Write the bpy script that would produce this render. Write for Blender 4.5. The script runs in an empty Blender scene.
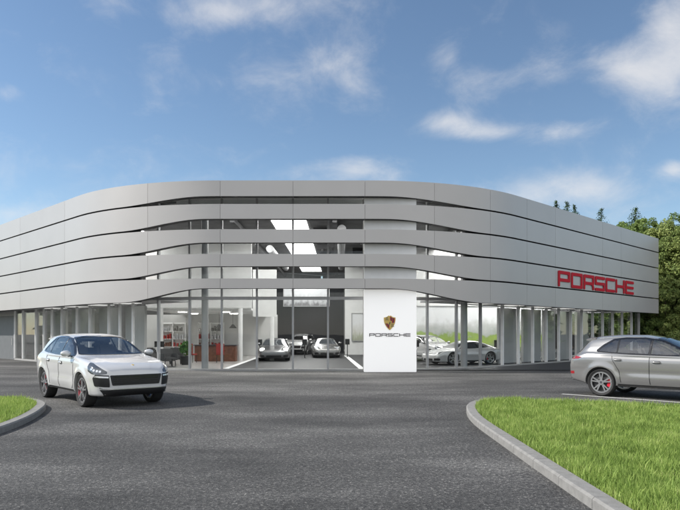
import bpy, bmesh, math, random
import numpy as np
from mathutils import Vector, Matrix
from mathutils.bvhtree import BVHTree
from mathutils.geometry import delaunay_2d_cdt

random.seed(7)
rng = np.random.default_rng(7)
SC = bpy.context.scene
COL = SC.collection
R = math.radians

# ------------------------------------------------------------------ helpers
def link(o):
    COL.objects.link(o)
    return o

def tag(o, label=None, cat=None, group=None, kind=None):
    if label: o['label'] = label
    if cat: o['category'] = cat
    if group: o['group'] = group
    if kind: o['kind'] = kind
    return o

def empty(name, loc=(0, 0, 0), rz=0, label=None, cat=None, group=None):
    o = link(bpy.data.objects.new(name, None))
    o.location = loc
    o.rotation_euler = (0, 0, rz)
    o.empty_display_size = 0.2
    return tag(o, label, cat, group)

def mesh_obj(name, verts, faces, mat, parent=None, smooth=False, sharp=None, mats=None, fmat=None):
    me = bpy.data.meshes.new(name)
    me.from_pydata([tuple(v) for v in verts], [], [tuple(f) for f in faces])
    for m in (mats or [mat]):
        me.materials.append(m)
    if fmat is not None:
        me.polygons.foreach_set('material_index', fmat)
    if smooth:
        me.polygons.foreach_set('use_smooth', [True] * len(me.polygons))
        if sharp: me.set_sharp_from_angle(angle=R(sharp))
    me.update()
    o = link(bpy.data.objects.new(name, me))
    if parent: o.parent = parent
    return o

class MB:
    """collects simple shapes and links them as one mesh"""
    def __init__(s): s.v = []; s.f = []; s.m = []
    def add(s, v, f, mi=0):
        n = len(s.v)
        s.v += [tuple(p) for p in v]
        s.f += [tuple(i + n for i in q) for q in f]
        s.m += [mi] * len(f)
        return s
    def box(s, c, size, rz=0, bev=0.0, mi=0):
        bm = bmesh.new()
        bmesh.ops.create_cube(bm, size=1)
        bmesh.ops.scale(bm, vec=size, verts=bm.verts)
        if bev > 0:
            bmesh.ops.bevel(bm, geom=list(bm.edges), offset=bev, segments=2, affect='EDGES')
        M = Matrix.Translation(c) @ Matrix.Rotation(rz, 4, 'Z')
        bm.verts.ensure_lookup_table()
        vs = [M @ v.co for v in bm.verts]
        fs = [[v.index for v in f.verts] for f in bm.faces]
        bm.free()
        return s.add(vs, fs, mi)
    def cyl(s, c, r, h, n=16, r2=None, axis='z', mi=0):
        r2 = r if r2 is None else r2
        vs = []
        for (rr, z) in ((r, 0), (r2, h)):
            for i in range(n):
                a = 2 * math.pi * i / n
                p = (rr * math.cos(a), rr * math.sin(a), z)
                if axis == 'y': p = (p[0], p[2], p[1])
                if axis == 'x': p = (p[2], p[0], p[1])
                vs.append((c[0] + p[0], c[1] + p[1], c[2] + p[2]))
        fs = [(i, (i + 1) % n, n + (i + 1) % n, n + i) for i in range(n)]
        fs += [tuple(range(n))[::-1], tuple(range(n, 2 * n))]
        return s.add(vs, fs, mi)
    def lathe_y(s, prof, n=40, c=(0, 0, 0), mi=0, closed=True):
        vs = []; k = len(prof)
        for i in range(n):
            a = 2 * math.pi * i / n
            for (r, y) in prof:
                vs.append((c[0] + r * math.cos(a), c[1] + y, c[2] + r * math.sin(a)))
        fs = []
        for i in range(n):
            j = (i + 1) % n
            for q in range(k if closed else k - 1):
                q2 = (q + 1) % k
                fs.append((i * k + q, i * k + q2, j * k + q2, j * k + q))
        return s.add(vs, fs, mi)
    def ellipsoid(s, c, rad, nu=20, nv=12, mi=0):
        vs = []; fs = []
        for j in range(nv + 1):
            th = math.pi * j / nv
            for i in range(nu):
                a = 2 * math.pi * i / nu
                vs.append((c[0] + rad[0] * math.sin(th) * math.cos(a), c[1] + rad[1] * math.sin(th) * math.sin(a), c[2] + rad[2] * math.cos(th)))
        for j in range(nv):
            for i in range(nu):
                fs.append((j * nu + i, (j + 1) * nu + i, (j + 1) * nu + (i + 1) % nu, j * nu + (i + 1) % nu))
        return s.add(vs, fs, mi)
    def build(s, name, mat, parent=None, smooth=False, sharp=35, mats=None):
        o = mesh_obj(name, s.v, s.f, mat, parent, False, None, mats, s.m)
        bm = bmesh.new(); bm.from_mesh(o.data)
        bmesh.ops.remove_doubles(bm, verts=bm.verts, dist=1e-5)
        bmesh.ops.recalc_face_normals(bm, faces=bm.faces)
        bm.to_mesh(o.data); bm.free()
        if smooth:
            o.data.polygons.foreach_set('use_smooth', [True] * len(o.data.polygons))
            o.data.set_sharp_from_angle(angle=R(sharp))
        return o

def copy_tree(o, parent=None):
    c = link(o.copy())
    if parent: c.parent = parent
    for ch in list(o.children): copy_tree(ch, c)
    return c

def fast_mesh(name, co, loops, starts, totals, mat, parent=None, smooth=False):
    me = bpy.data.meshes.new(name)
    me.vertices.add(len(co)); me.vertices.foreach_set('co', np.asarray(co, dtype=np.float32).ravel())
    me.loops.add(len(loops)); me.loops.foreach_set('vertex_index', np.asarray(loops, dtype=np.int32))
    me.polygons.add(len(starts))
    me.polygons.foreach_set('loop_start', np.asarray(starts, dtype=np.int32))
    me.polygons.foreach_set('loop_total', np.asarray(totals, dtype=np.int32))
    me.materials.append(mat)
    me.update(calc_edges=True); me.validate()
    o = link(bpy.data.objects.new(name, me))
    if parent: o.parent = parent
    return o

# ------------------------------------------------------------------ materials
def mat_new(name):
    m = bpy.data.materials.new(name); m.use_nodes = True
    nt = m.node_tree
    return m, nt, nt.nodes['Principled BSDF']

def N(nt, typ, **kw):
    n = nt.nodes.new(typ)
    for k, v in kw.items():
        if k.startswith('i_'):
            n.inputs[k[2:].replace('_', ' ')].default_value = v
        else:
            setattr(n, k, v)
    return n

def pmat(name, col, rough=0.5, metal=0.0, coat=0.0, var=0.06, scale=3.0, bump=0.0, bscale=60.0, emit=None, estr=0.0, spec=0.5):
    """principled with a little procedural mottling so nothing is perfectly uniform"""
    m, nt, b = mat_new(name)
    tc = N(nt, 'ShaderNodeTexCoord')
    nz = N(nt, 'ShaderNodeTexNoise'); nz.inputs['Scale'].default_value = scale; nz.inputs['Detail'].default_value = 4
    nt.links.new(tc.outputs['Object'], nz.inputs['Vector'])
    ramp = N(nt, 'ShaderNodeMapRange')
    ramp.inputs['To Min'].default_value = 1 - var; ramp.inputs['To Max'].default_value = 1 + var
    ramp.inputs['From Min'].default_value = 0.3; ramp.inputs['From Max'].default_value = 0.7
    nt.links.new(nz.outputs['Fac'], ramp.inputs['Value'])
    mx = N(nt, 'ShaderNodeVectorMath', operation='SCALE')
    mx.inputs[0].default_value = col[:3]
    nt.links.new(ramp.outputs['Result'], mx.inputs['Scale'])
    nt.links.new(mx.outputs['Vector'], b.inputs['Base Color'])
    b.inputs['Roughness'].default_value = rough
    b.inputs['Metallic'].default_value = metal
    b.inputs['Coat Weight'].default_value = coat
    b.inputs['Coat Roughness'].default_value = 0.04
    b.inputs['Specular IOR Level'].default_value = spec
    if bump > 0:
        n2 = N(nt, 'ShaderNodeTexNoise'); n2.inputs['Scale'].default_value = bscale; n2.inputs['Detail'].default_value = 3
        nt.links.new(tc.outputs['Object'], n2.inputs['Vector'])
        bp = N(nt, 'ShaderNodeBump'); bp.inputs['Strength'].default_value = bump; bp.inputs['Distance'].default_value = 0.02
        nt.links.new(n2.outputs['Fac'], bp.inputs['Height']); nt.links.new(bp.outputs['Normal'], b.inputs['Normal'])
    if emit:
        b.inputs['Emission Color'].default_value = (*emit, 1); b.inputs['Emission Strength'].default_value = estr
    return m

def ramp_node(nt, stops):
    r = N(nt, 'ShaderNodeValToRGB')
    el = r.color_ramp.elements
    while len(el) < len(stops): el.new(0.5)
    for e, (p, c) in zip(el, stops):
        e.position = p; e.color = (*c, 1)
    return r

def asphalt_mat():
    m, nt, b = mat_new('asphalt')
    L = nt.links.new
    tc = N(nt, 'ShaderNodeTexCoord')
    big = N(nt, 'ShaderNodeTexNoise'); big.inputs['Scale'].default_value = 0.33; big.inputs['Detail'].default_value = 6; big.inputs['Roughness'].default_value = .62
    mp = N(nt, 'ShaderNodeMapping'); mp.inputs['Scale'].default_value = (0.45, 1.0, 1)
    L(tc.outputs['Object'], mp.inputs['Vector']); L(mp.outputs['Vector'], big.inputs['Vector'])
    mid = N(nt, 'ShaderNodeTexNoise'); mid.inputs['Scale'].default_value = 20; mid.inputs['Detail'].default_value = 5; mid.inputs['Roughness'].default_value = .75
    L(tc.outputs['Object'], mid.inputs['Vector'])
    vor = N(nt, 'ShaderNodeTexVoronoi'); vor.inputs['Scale'].default_value = 56
    L(tc.outputs['Object'], vor.inputs['Vector'])
    r1 = ramp_node(nt, [(0.36, (.042, .042, .042)), (0.5, (.078, .0775, .077)), (0.63, (.128, .127, .125))])
    L(big.outputs['Fac'], r1.inputs['Fac'])
    r2 = ramp_node(nt, [(0.33, (.44, .435, .425)), (0.5, (.93, .92, .90)), (0.66, (1.85, 1.82, 1.75))])
    L(mid.outputs['Fac'], r2.inputs['Fac'])
    sep = N(nt, 'ShaderNodeSeparateColor'); L(vor.outputs['Color'], sep.inputs['Color'])
    r3 = ramp_node(nt, [(0.0, (.55, .55, .55)), (0.6, (.92, .92, .92)), (0.88, (1.2, 1.2, 1.19)), (1.0, (2.4, 2.36, 2.28))])
    L(sep.outputs['Red'], r3.inputs['Fac'])
    m1 = N(nt, 'ShaderNodeMix', data_type='RGBA', blend_type='MULTIPLY'); m1.inputs['Factor'].default_value = 1
    L(r1.outputs['Color'], m1.inputs['A']); L(r2.outputs['Color'], m1.inputs['B'])
    m2 = N(nt, 'ShaderNodeMix', data_type='RGBA', blend_type='MULTIPLY'); m2.inputs['Factor'].default_value = 1
    L(m1.outputs['Result'], m2.inputs['A']); L(r3.outputs['Color'], m2.inputs['B'])
    L(m2.outputs['Result'], b.inputs['Base Color'])
    b.inputs['Roughness'].default_value = 0.82
    b.inputs['Specular IOR Level'].default_value = 0.35
    bp = N(nt, 'ShaderNodeBump'); bp.inputs['Strength'].default_value = .6; bp.inputs['Distance'].default_value = .012
    ad = N(nt, 'ShaderNodeMath', operation='ADD')
    L(vor.outputs['Distance'], ad.inputs[0]); L(mid.outputs['Fac'], ad.inputs[1])
    L(ad.outputs['Value'], bp.inputs['Height']); L(bp.outputs['Normal'], b.inputs['Normal'])
    return m

def leafy_mat(name, stops, scale, rough=.6, trans=.25, hue_scale=None):
    m, nt, b = mat_new(name)
    L = nt.links.new
    g = N(nt, 'ShaderNodeNewGeometry')
    nz = N(nt, 'ShaderNodeTexNoise'); nz.inputs['Scale'].default_value = scale; nz.inputs['Detail'].default_value = 3
    L(g.outputs['Position'], nz.inputs['Vector'])
    r = ramp_node(nt, stops)
    ad = N(nt, 'ShaderNodeMath', operation='MULTIPLY_ADD'); ad.inputs[1].default_value = .45; 
    L(g.outputs['Random Per Island'], ad.inputs[0])
    ml = N(nt, 'ShaderNodeMath', operation='MULTIPLY_ADD'); ml.inputs[1].default_value = .9; ml.inputs[2].default_value = -.17
    L(nz.outputs['Fac'], ml.inputs[0]); L(ml.outputs['Value'], ad.inputs[2])
    L(ad.outputs['Value'], r.inputs['Fac'])
    L(r.outputs['Color'], b.inputs['Base Color'])
    b.inputs['Roughness'].default_value = rough
    b.inputs['Specular IOR Level'].default_value = .25
    tr = N(nt, 'ShaderNodeBsdfTranslucent'); L(r.outputs['Color'], tr.inputs['Color'])
    mx = N(nt, 'ShaderNodeMixShader'); mx.inputs['Fac'].default_value = trans
    out = nt.nodes['Material Output']
    L(b.outputs['BSDF'], mx.inputs[1]); L(tr.outputs['BSDF'], mx.inputs[2]); L(mx.outputs['Shader'], out.inputs['Surface'])
    return m

def glass_mat(name, tint=(.9, .93, .93), refl=1.45, boost=0.0):
    m = bpy.data.materials.new(name); m.use_nodes = True
    nt = m.node_tree; nt.nodes.clear(); L = nt.links.new
    out = N(nt, 'ShaderNodeOutputMaterial')
    t = N(nt, 'ShaderNodeBsdfTransparent'); t.inputs['Color'].default_value = (*tint, 1)
    g = N(nt, 'ShaderNodeBsdfGlossy'); g.inputs['Roughness'].default_value = .01
    tc = N(nt, 'ShaderNodeTexCoord'); nz = N(nt, 'ShaderNodeTexNoise'); nz.inputs['Scale'].default_value = .6
    L(tc.outputs['Object'], nz.inputs['Vector'])
    bp = N(nt, 'ShaderNodeBump'); bp.inputs['Strength'].default_value = .05; bp.inputs['Distance'].default_value = .05
    L(nz.outputs['Fac'], bp.inputs['Height']); L(bp.outputs['Normal'], g.inputs['Normal'])
    fr = N(nt, 'ShaderNodeFresnel')
    ge = N(nt, 'ShaderNodeNewGeometry'); ir = N(nt, 'ShaderNodeMapRange')
    ir.inputs['To Min'].default_value = refl; ir.inputs['To Max'].default_value = 1 / refl      # same reflectance from both faces
    L(ge.outputs['Backfacing'], ir.inputs['Value']); L(ir.outputs['Result'], fr.inputs['IOR'])
    ad = N(nt, 'ShaderNodeMath', operation='ADD'); ad.inputs[1].default_value = boost; ad.use_clamp = True
    L(fr.outputs['Fac'], ad.inputs[0])
    mx = N(nt, 'ShaderNodeMixShader')
    L(ad.outputs['Value'], mx.inputs['Fac']); L(t.outputs['BSDF'], mx.inputs[1]); L(g.outputs['BSDF'], mx.inputs[2])
    L(mx.outputs['Shader'], out.inputs['Surface'])
    return m

M = {}
M['asphalt'] = asphalt_mat()
M['kerb'] = pmat('kerb_concrete', (.215, .21, .20), .85, var=.14, scale=9, bump=.3, bscale=90)
M['soil'] = pmat('soil', (.045, .045, .02), .95, var=.3, scale=6)
M['paint'] = pmat('road_paint', (.62, .62, .60), .7, var=.18, scale=14)
M['panel'] = pmat('aluminium_panel', (.475, .457, .44), .40, metal=.25, var=.025, scale=.6, bump=.12, bscale=.9)
_nt = M['panel'].node_tree; _b = _nt.nodes['Principled BSDF']; _src = _b.inputs['Base Color'].links[0].from_socket
_g = N(_nt, 'ShaderNodeNewGeometry'); _mr = N(_nt, 'ShaderNodeMapRange'); _mr.inputs['To Min'].default_value = .965; _mr.inputs['To Max'].default_value = 1.035
_sc = N(_nt, 'ShaderNodeVectorMath', operation='SCALE'); _nt.links.new(_g.outputs['Random Per Island'], _mr.inputs['Value'])
_nt.links.new(_src, _sc.inputs[0]); _nt.links.new(_mr.outputs['Result'], _sc.inputs['Scale']); _nt.links.new(_sc.outputs['Vector'], _b.inputs['Base Color'])
M['panel_dark'] = pmat('panel_underside', (.02, .02, .022), .6)  # near-black underside paints in the shaded line below each band
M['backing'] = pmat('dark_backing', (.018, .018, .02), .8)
M['mullion'] = pmat('mullion_metal', (.36, .365, .37), .45, metal=.3)
M['fin'] = pmat('fin_metal', (.80, .80, .79), .5, metal=.1)
M['transom'] = pmat('transom_metal', (.42, .42, .43), .45, metal=.2)
M['plinth'] = pmat('plinth_stone', (.33, .33, .32), .8, var=.1)
M['soffit'] = pmat('soffit_panel', (.33, .33, .335), .7)
M['ceiling'] = pmat('dark_ceiling', (.17, .17, .175), .8, var=.2, scale=1.2)
M['white_wall'] = pmat('white_plaster', (.78, .78, .77), .8, var=.03)
M['light_wall'] = pmat('light_partition', (.55, .55, .54), .8, var=.06, scale=.8)
M['grey_wall'] = pmat('grey_plaster', (.28, .28, .28), .8, var=.08)
M['dark_wall'] = pmat('dark_wall', (.018, .019, .022), .7, var=.1, spec=.2)
M['floor'] = pmat('pale_floor', (.36, .35, .34), .3, var=.08)
M['dfloor'] = pmat('dark_floor_tile', (.035, .035, .037), .55, var=.12, spec=.25)
M['strip'] = pmat('white_strip', (.85, .85, .85), .5)
M['glow'] = pmat('luminous_ceiling', (.9, .9, .9), .5, emit=(1, .98, .95), estr=8.0)
M['lamp'] = pmat('gallery_fill', (.9, .9, .9), .5, emit=(1, .97, .92), estr=9.0)
M['wingfill'] = pmat('wing_fill_panel', (.9, .9, .9), .5, emit=(1, .97, .93), estr=.4)
M['glass'] = glass_mat('clear_glass', (.93, .945, .945), 1.36)
M['door'] = pmat('grey_door', (.16, .168, .175), .5, metal=.2)
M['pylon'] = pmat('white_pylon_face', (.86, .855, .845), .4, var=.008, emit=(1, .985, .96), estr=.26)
M['ink'] = pmat('dark_lettering', (.05, .052, .06), .4)
M['red'] = pmat('red_lettering', (.50, .008, .022), .6, var=.04, spec=.2)
M['redside'] = pmat('red_letter_side', (.25, .008, .012), .4)
M['gold'] = pmat('crest_gold', (.62, .44, .13), .35, metal=.3)
M['crest_red'] = pmat('crest_red', (.42, .015, .02), .4)
M['black'] = pmat('black_plastic', (.012, .012, .013), .45)
M['gloss_black'] = pmat('gloss_black', (.01, .01, .011), .12, coat=.6)
M['tyre'] = pmat('tyre_rubber', (.018, .018, .018), .8, bump=.2)
M['rim'] = pmat('alloy', (.50, .50, .51), .25, metal=.85)
M['disc'] = pmat('brake_disc', (.05, .05, .05), .5, metal=.5)
M['caliper'] = pmat('red_caliper', (.55, .01, .03), .35)
M['chrome'] = pmat('satin_silver', (.66, .66, .67), .25, metal=.8)
M['autoglass'] = pmat('tinted_autoglass', (.055, .062, .07), .03, coat=1.0, spec=.8)
M['lens'] = pmat('lamp_lens', (.10, .11, .12), .08, metal=.4, coat=1.0)
M['lamp_white'] = pmat('lamp_reflector', (.75, .78, .82), .12, metal=.5, coat=1)
M['headlit'] = pmat('lit_headlamp', (.9, .9, .9), .2, emit=(1, .97, .9), estr=9)
M['tail'] = pmat('tail_lens', (.28, .01, .015), .12, coat=1)
M['p_white'] = pmat('white_paint', (.60, .60, .595), .22, metal=.15, coat=1, var=.01)
M['p_silver'] = pmat('silver_paint', (.275, .272, .268), .24, metal=.55, coat=1, var=.01)
M['p_grey'] = pmat('grey_paint', (.17, .17, .175), .30, metal=.5, coat=1, var=.01)
M['wood'] = pmat('brown_wood', (.15, .062, .035), .5, var=.25, scale=5)
M['fabric'] = pmat('grey_fabric', (.10, .10, .10), .9, var=.1, scale=20)
M['redfab'] = pmat('red_fabric', (.30, .03, .025), .8)
M['leaf_in'] = leafy_mat('houseplant_leaf', [(0.2, (.03, .10, .02)), (.7, (.10, .26, .05))], 4)
M['bark'] = pmat('bark', (.10, .075, .055), .9, var=.25, scale=4, bump=.6, bscale=14)
M['leaf_a'] = leafy_mat('broadleaf_yellowgreen', [(0.1, (.09, .135, .04)), (.45, (.20, .26, .075)), (.85, (.36, .40, .13))], .9, trans=.3)
M['leaf_b'] = leafy_mat('broadleaf_green', [(0.1, (.085, .14, .04)), (.5, (.165, .24, .065)), (.9, (.28, .34, .11))], .8, trans=.28)
M['needle'] = leafy_mat('conifer_needles', [(0.1, (.035, .07, .028)), (.6, (.075, .13, .045)), (.95, (.13, .18, .07))], 1.2, trans=.15)
M['grass'] = leafy_mat('grass_blade', [(0.0, (.075, .09, .03)), (.38, (.22, .33, .07)), (.7, (.39, .50, .135)), (.92, (.56, .58, .25)), (1.0, (.62, .55, .30))], 2.6, trans=.42)

def inner_trim(m):
    nt = m.node_tree; b = nt.nodes['Principled BSDF']; out = nt.nodes['Material Output']
    d = N(nt, 'ShaderNodeBsdfDiffuse'); d.inputs['Color'].default_value = (.06, .06, .062, 1)
    g = N(nt, 'ShaderNodeNewGeometry'); mx = N(nt, 'ShaderNodeMixShader')
    nt.links.new(g.outputs['Backfacing'], mx.inputs['Fac']); nt.links.new(b.outputs['BSDF'], mx.inputs[1]); nt.links.new(d.outputs['BSDF'], mx.inputs[2]); nt.links.new(mx.outputs['Shader'], out.inputs['Surface'])
for k_ in ('p_white', 'p_silver', 'p_grey'): inner_trim(M[k_])
M['carglass'] = glass_mat('car_window_glass', (.82, .84, .84), 1.5, .16)
M['seat'] = pmat('seat_leather', (.09, .088, .085), .6)
def mural_mat(name, stops, dist):
    m, nt, b = mat_new(name); L = nt.links.new
    tc = N(nt, 'ShaderNodeTexCoord')
    nz = N(nt, 'ShaderNodeTexNoise'); nz.inputs['Scale'].default_value = 1.6; nz.inputs['Detail'].default_value = 6
    mp = N(nt, 'ShaderNodeMapping'); mp.inputs['Scale'].default_value = (9, 1, 2.6)
    L(tc.outputs['Generated'], mp.inputs['Vector']); L(mp.outputs['Vector'], nz.inputs['Vector'])
    sp = N(nt, 'ShaderNodeSeparateXYZ'); L(tc.outputs['Generated'], sp.inputs['Vector'])
    ma = N(nt, 'ShaderNodeMath', operation='MULTIPLY_ADD'); ma.inputs[1].default_value = dist
    L(nz.outputs['Fac'], ma.inputs[0]); L(sp.outputs['Z'], ma.inputs[2])
    r = ramp_node(nt, stops); L(ma.outputs['Value'], r.inputs['Fac'])
    L(r.outputs['Color'], b.inputs['Base Color']); b.inputs['Roughness'].default_value = .6
    return m
M['mural'] = mural_mat('landscape_print', [(0.0, (.16, .17, .15)), (.42, (.30, .36, .22)), (.50, (.35, .48, .10)), (.64, (.30, .42, .12)), (.70, (.45, .47, .45)), (.86, (.60, .61, .60)), (1.0, (.82, .83, .84))], .55)
M['poster'] = mural_mat('red_white_print', [(0.0, (.55, .03, .03)), (.5, (.5, .04, .03)), (.56, (.75, .73, .70)), (1.0, (.8, .8, .78))], .5)
M['mural2'] = mural_mat('pale_landscape_print', [(0.0, (.25, .26, .22)), (.45, (.45, .47, .36)), (.6, (.62, .62, .58)), (1.0, (.78, .79, .80))], .6)
M['cityprint'] = mural_mat('grey_skyline_print', [(0.0, (.12, .12, .13)), (.4, (.22, .22, .23)), (.6, (.55, .56, .58)), (1.0, (.75, .76, .78))], .7)

# ------------------------------------------------------------------ camera, sun, sky
F = 630.0; HOR = 333.0; EYE = 1.82
def ground_pt(px, py, z=0.0):
    Y = (EYE - z) * F / (py - HOR)
    return ((px - 340) / F * Y, Y, z)
cam = bpy.data.cameras.new('camera'); co = link(bpy.data.objects.new('camera', cam))
co.location = (0, 0, EYE); co.rotation_euler = (R(90), 0, 0)
cam.sensor_width = 36; cam.lens = 36 * F / 680; cam.shift_y = (HOR - 255) / 680.0
cam.clip_end = 3000; cam.clip_start = .05
SC.camera = co

SUN_EL = 38.0; SUN_AZ = R(180 - 1)          # direction to the sun in the ground plane
sd = Vector((math.cos(SUN_AZ) * math.cos(R(SUN_EL)), math.sin(SUN_AZ) * math.cos(R(SUN_EL)), math.sin(R(SUN_EL))))
sl = bpy.data.lights.new('sun', 'SUN'); sl.energy = 3.9; sl.angle = R(.55); sl.color = (1, .96, .90)
so = link(bpy.data.objects.new('sun', sl)); so.rotation_euler = sd.to_track_quat('Z', 'Y').to_euler(); so.location = (-20, 10, 30)

W = bpy.data.worlds.new('World'); SC.world = W; W.use_nodes = True
nt = W.node_tree; L = nt.links.new
bg = nt.nodes['Background']; bg.inputs['Strength'].default_value = 0.13
sky = N(nt, 'ShaderNodeTexSky', sky_type='NISHITA'); sky.sun_disc = False
sky.sun_elevation = R(SUN_EL); sky.sun_rotation = math.pi / 2 - SUN_AZ
sky.air_density = 1.0; sky.dust_density = .25; sky.ozone_density = 1.2; sky.altitude = 300
tc = N(nt, 'ShaderNodeTexCoord')
sep = N(nt, 'ShaderNodeSeparateXYZ'); L(tc.outputs['Generated'], sep.inputs['Vector'])
def mth(op, a, b=None, c=None, clamp=False):
    n = N(nt, 'ShaderNodeMath', operation=op); n.use_clamp = clamp
    for i, v in enumerate((a, b, c)):
        if v is None: continue
        if isinstance(v, (int, float)): n.inputs[i].default_value = v
        else: L(v, n.inputs[i])
    return n.outputs['Value']
yy = mth('MAXIMUM', sep.outputs['Y'], .02)
A = mth('DIVIDE', sep.outputs['X'], yy); B = mth('DIVIDE', sep.outputs['Z'], yy)
blobs = [(215, 10, 60, 22, .62), (300, 8, 60, 22, .66), (352, 74, 24, 36, .50), (325, 58, 24, 20, .36), (285, 75, 44, 16, .34), (448, 58, 20, 20, .62), (478, 82, 36, 20, .66), (553, 76, 24, 14, .45), (450, 122, 30, 13, .78), (490, 133, 36, 10, .72),
         (560, 131, 34, 12, .7), (672, 40, 36, 62, 1.0), (642, 80, 36, 26, .72), (612, 62, 30, 26, .5), (355, 170, 36, 15, 1.0), (8, 92, 16, 12, .6), (110, 8, 26, 20, .6),
         (585, 186, 60, 14, .5), (676, 168, 18, 9, .9), (520, 195, 90, 16, .45), (340, 215, 600, 40, .42), (240, 70, 120, 40, .22), (60, 165, 110, 22, .32), (10, 215, 60, 14, .5)]
acc = None
for (bx, by, sx, sy, am) in blobs:
    u = mth('MULTIPLY', mth('SUBTRACT', A, (bx - 340) / F), F / sx)
    v = mth('MULTIPLY', mth('SUBTRACT', B, (HOR - by) / F), F / sy)
    e = mth('MULTIPLY', mth('EXPONENT', mth('MULTIPLY', mth('ADD', mth('MULTIPLY', u, u), mth('MULTIPLY', v, v)), -1.0)), am)
    acc = e if acc is None else mth('ADD', acc, e)
fr_ = N(nt, 'ShaderNodeMapRange', interpolation_type='SMOOTHSTEP'); fr_.inputs['From Min'].default_value = -.25; fr_.inputs['From Max'].default_value = .12
L(sep.outputs['Y'], fr_.inputs['Value']); front = fr_.outputs['Result']
acc = mth('MULTIPLY', acc, front)
mp = N(nt, 'ShaderNodeMapping'); mp.inputs['Scale'].default_value = (3.2, 3.2, 5.0); mp.inputs['Rotation'].default_value = (0, R(18), 0)
L(tc.outputs['Generated'], mp.inputs['Vector'])
nz = N(nt, 'ShaderNodeTexNoise'); nz.inputs['Scale'].default_value = 3.4; nz.inputs['Detail'].default_value = 10; nz.inputs['Roughness'].default_value = .62; nz.inputs['Distortion'].default_value = .35
L(mp.outputs['Vector'], nz.inputs['Vector'])
back = mth('MULTIPLY', mth('SUBTRACT', 1.0, front), .95)
dens = mth('ADD', mth('ADD', acc, back), mth('MULTIPLY', mth('SUBTRACT', nz.outputs['Fac'], .5), 1.75))
cr = N(nt, 'ShaderNodeMapRange', interpolation_type='SMOOTHSTEP')
cr.inputs['From Min'].default_value = .10; cr.inputs['From Max'].default_value = 1.55; cr.inputs['To Max'].default_value = .78
L(dens, cr.inputs['Value'])
hs = N(nt, 'ShaderNodeMix', data_type='RGBA', blend_type='MULTIPLY'); hs.inputs['Factor'].default_value = 1
SKYTINT = (.67, .71, .725)
L(sky.outputs['Color'], hs.inputs['A']); hs.inputs['B'].default_value = (*SKYTINT, 1)
mx = N(nt, 'ShaderNodeMix', data_type='RGBA'); L(cr.outputs['Result'], mx.inputs['Factor'])
L(hs.outputs['Result'], mx.inputs['A']); cc = N(nt, 'ShaderNodeMix', data_type='RGBA'); L(front, cc.inputs['Factor'])
cc.inputs['A'].default_value = (9.6, 9.3, 9.0, 1); cc.inputs['B'].default_value = (4.6, 4.55, 4.55, 1)      # unseen brighter cloud added behind the viewer as fill light
L(cc.outputs['Result'], mx.inputs['B'])
L(mx.outputs['Result'], bg.inputs['Color'])

SC.view_settings.view_transform = 'Standard'; SC.view_settings.look = 'None'
SC.view_settings.exposure = .55; SC.view_settings.gamma = 1; SC.view_settings.use_curve_mapping = False

# ------------------------------------------------------------------ ground
gnd = mesh_obj('asphalt_yard', [(-600, -600, 0), (600, -600, 0), (600, 900, 0), (-600, 900, 0)], [(0, 1, 2, 3)], M['asphalt'])
tag(gnd, kind='structure')

def smooth_path(pts, n=8):
    out = []
    P = [np.array(p, float) for p in pts]
    for i in range(len(P) - 1):
        p0 = P[max(i - 1, 0)]; p1 = P[i]; p2 = P[i + 1]; p3 = P[min(i + 2, len(P) - 1)]
        for k in range(n):
            t = k / n
            out.append(.5 * ((2 * p1) + (-p0 + p2) * t + (2 * p0 - 5 * p1 + 4 * p2 - p3) * t * t + (-p0 + 3 * p1 - 3 * p2 + p3) * t ** 3))
    out.append(P[-1])
    return out

def sweep(path, prof, closed_prof=True):
    """prof = (offset to the left of travel, z) list"""
    vs = []; fs = []; k = len(prof); n = len(path)
    for i, p in enumerate(path):
        a = path[max(i - 1, 0)]; b = path[min(i + 1, n - 1)]
        d = np.array(b) - np.array(a); d = d / np.linalg.norm(d); nn = np.array((-d[1], d[0]))
        for (o, z) in prof:
            q = np.array(p) + nn * o; vs.append((q[0], q[1], z))
    for i in range(n - 1):
        for j in range(k):
            j2 = (j + 1) % k
            fs.append((i * k + j, i * k + j2, (i + 1) * k + j2, (i + 1) * k + j))
    fs.append(tuple(range(k))); fs.append(tuple(range((n - 1) * k, n * k))[::-1])
    return vs, fs

KW = .22
def island(outer, name_lbl, far_pt):
    path = smooth_path(outer, 10)
    prof = [(0, -.05), (0, .105), (-.025, .13), (-KW + .02, .13), (-KW, .115), (-KW, -.05)]
    mb = MB()
    # kerb stones with open joints: 1 m pieces
    dist = [0]
    for i in range(1, len(path)): dist.append(dist[-1] + float(np.linalg.norm(path[i] - path[i - 1])))
    def at(s):
        i = int(np.searchsorted(dist, s)); i = min(max(i, 1), len(path) - 1)
        t = (s - dist[i - 1]) / max(dist[i] - dist[i - 1], 1e-9)
        return path[i - 1] * (1 - t) + path[i] * t
    s = 0
    while s < dist[-1] - .05:
        e = min(s + 1.0, dist[-1])
        seg = [at(s + .004 + (e - s - .008) * k / 5) for k in range(6)]
        v, f = sweep(seg, prof); mb.add(v, f); s = e
    kerb = mb.build('kerb', M['kerb'])
    tag(kerb, name_lbl, 'kerb')
    inner = []
    for i, p in enumerate(path):
        a = path[max(i - 1, 0)]; b = path[min(i + 1, len(path) - 1)]
        d = (b - a) / np.linalg.norm(b - a); inner.append(p - np.array((-d[1], d[0])) * (KW - .01))
    return inner

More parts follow.
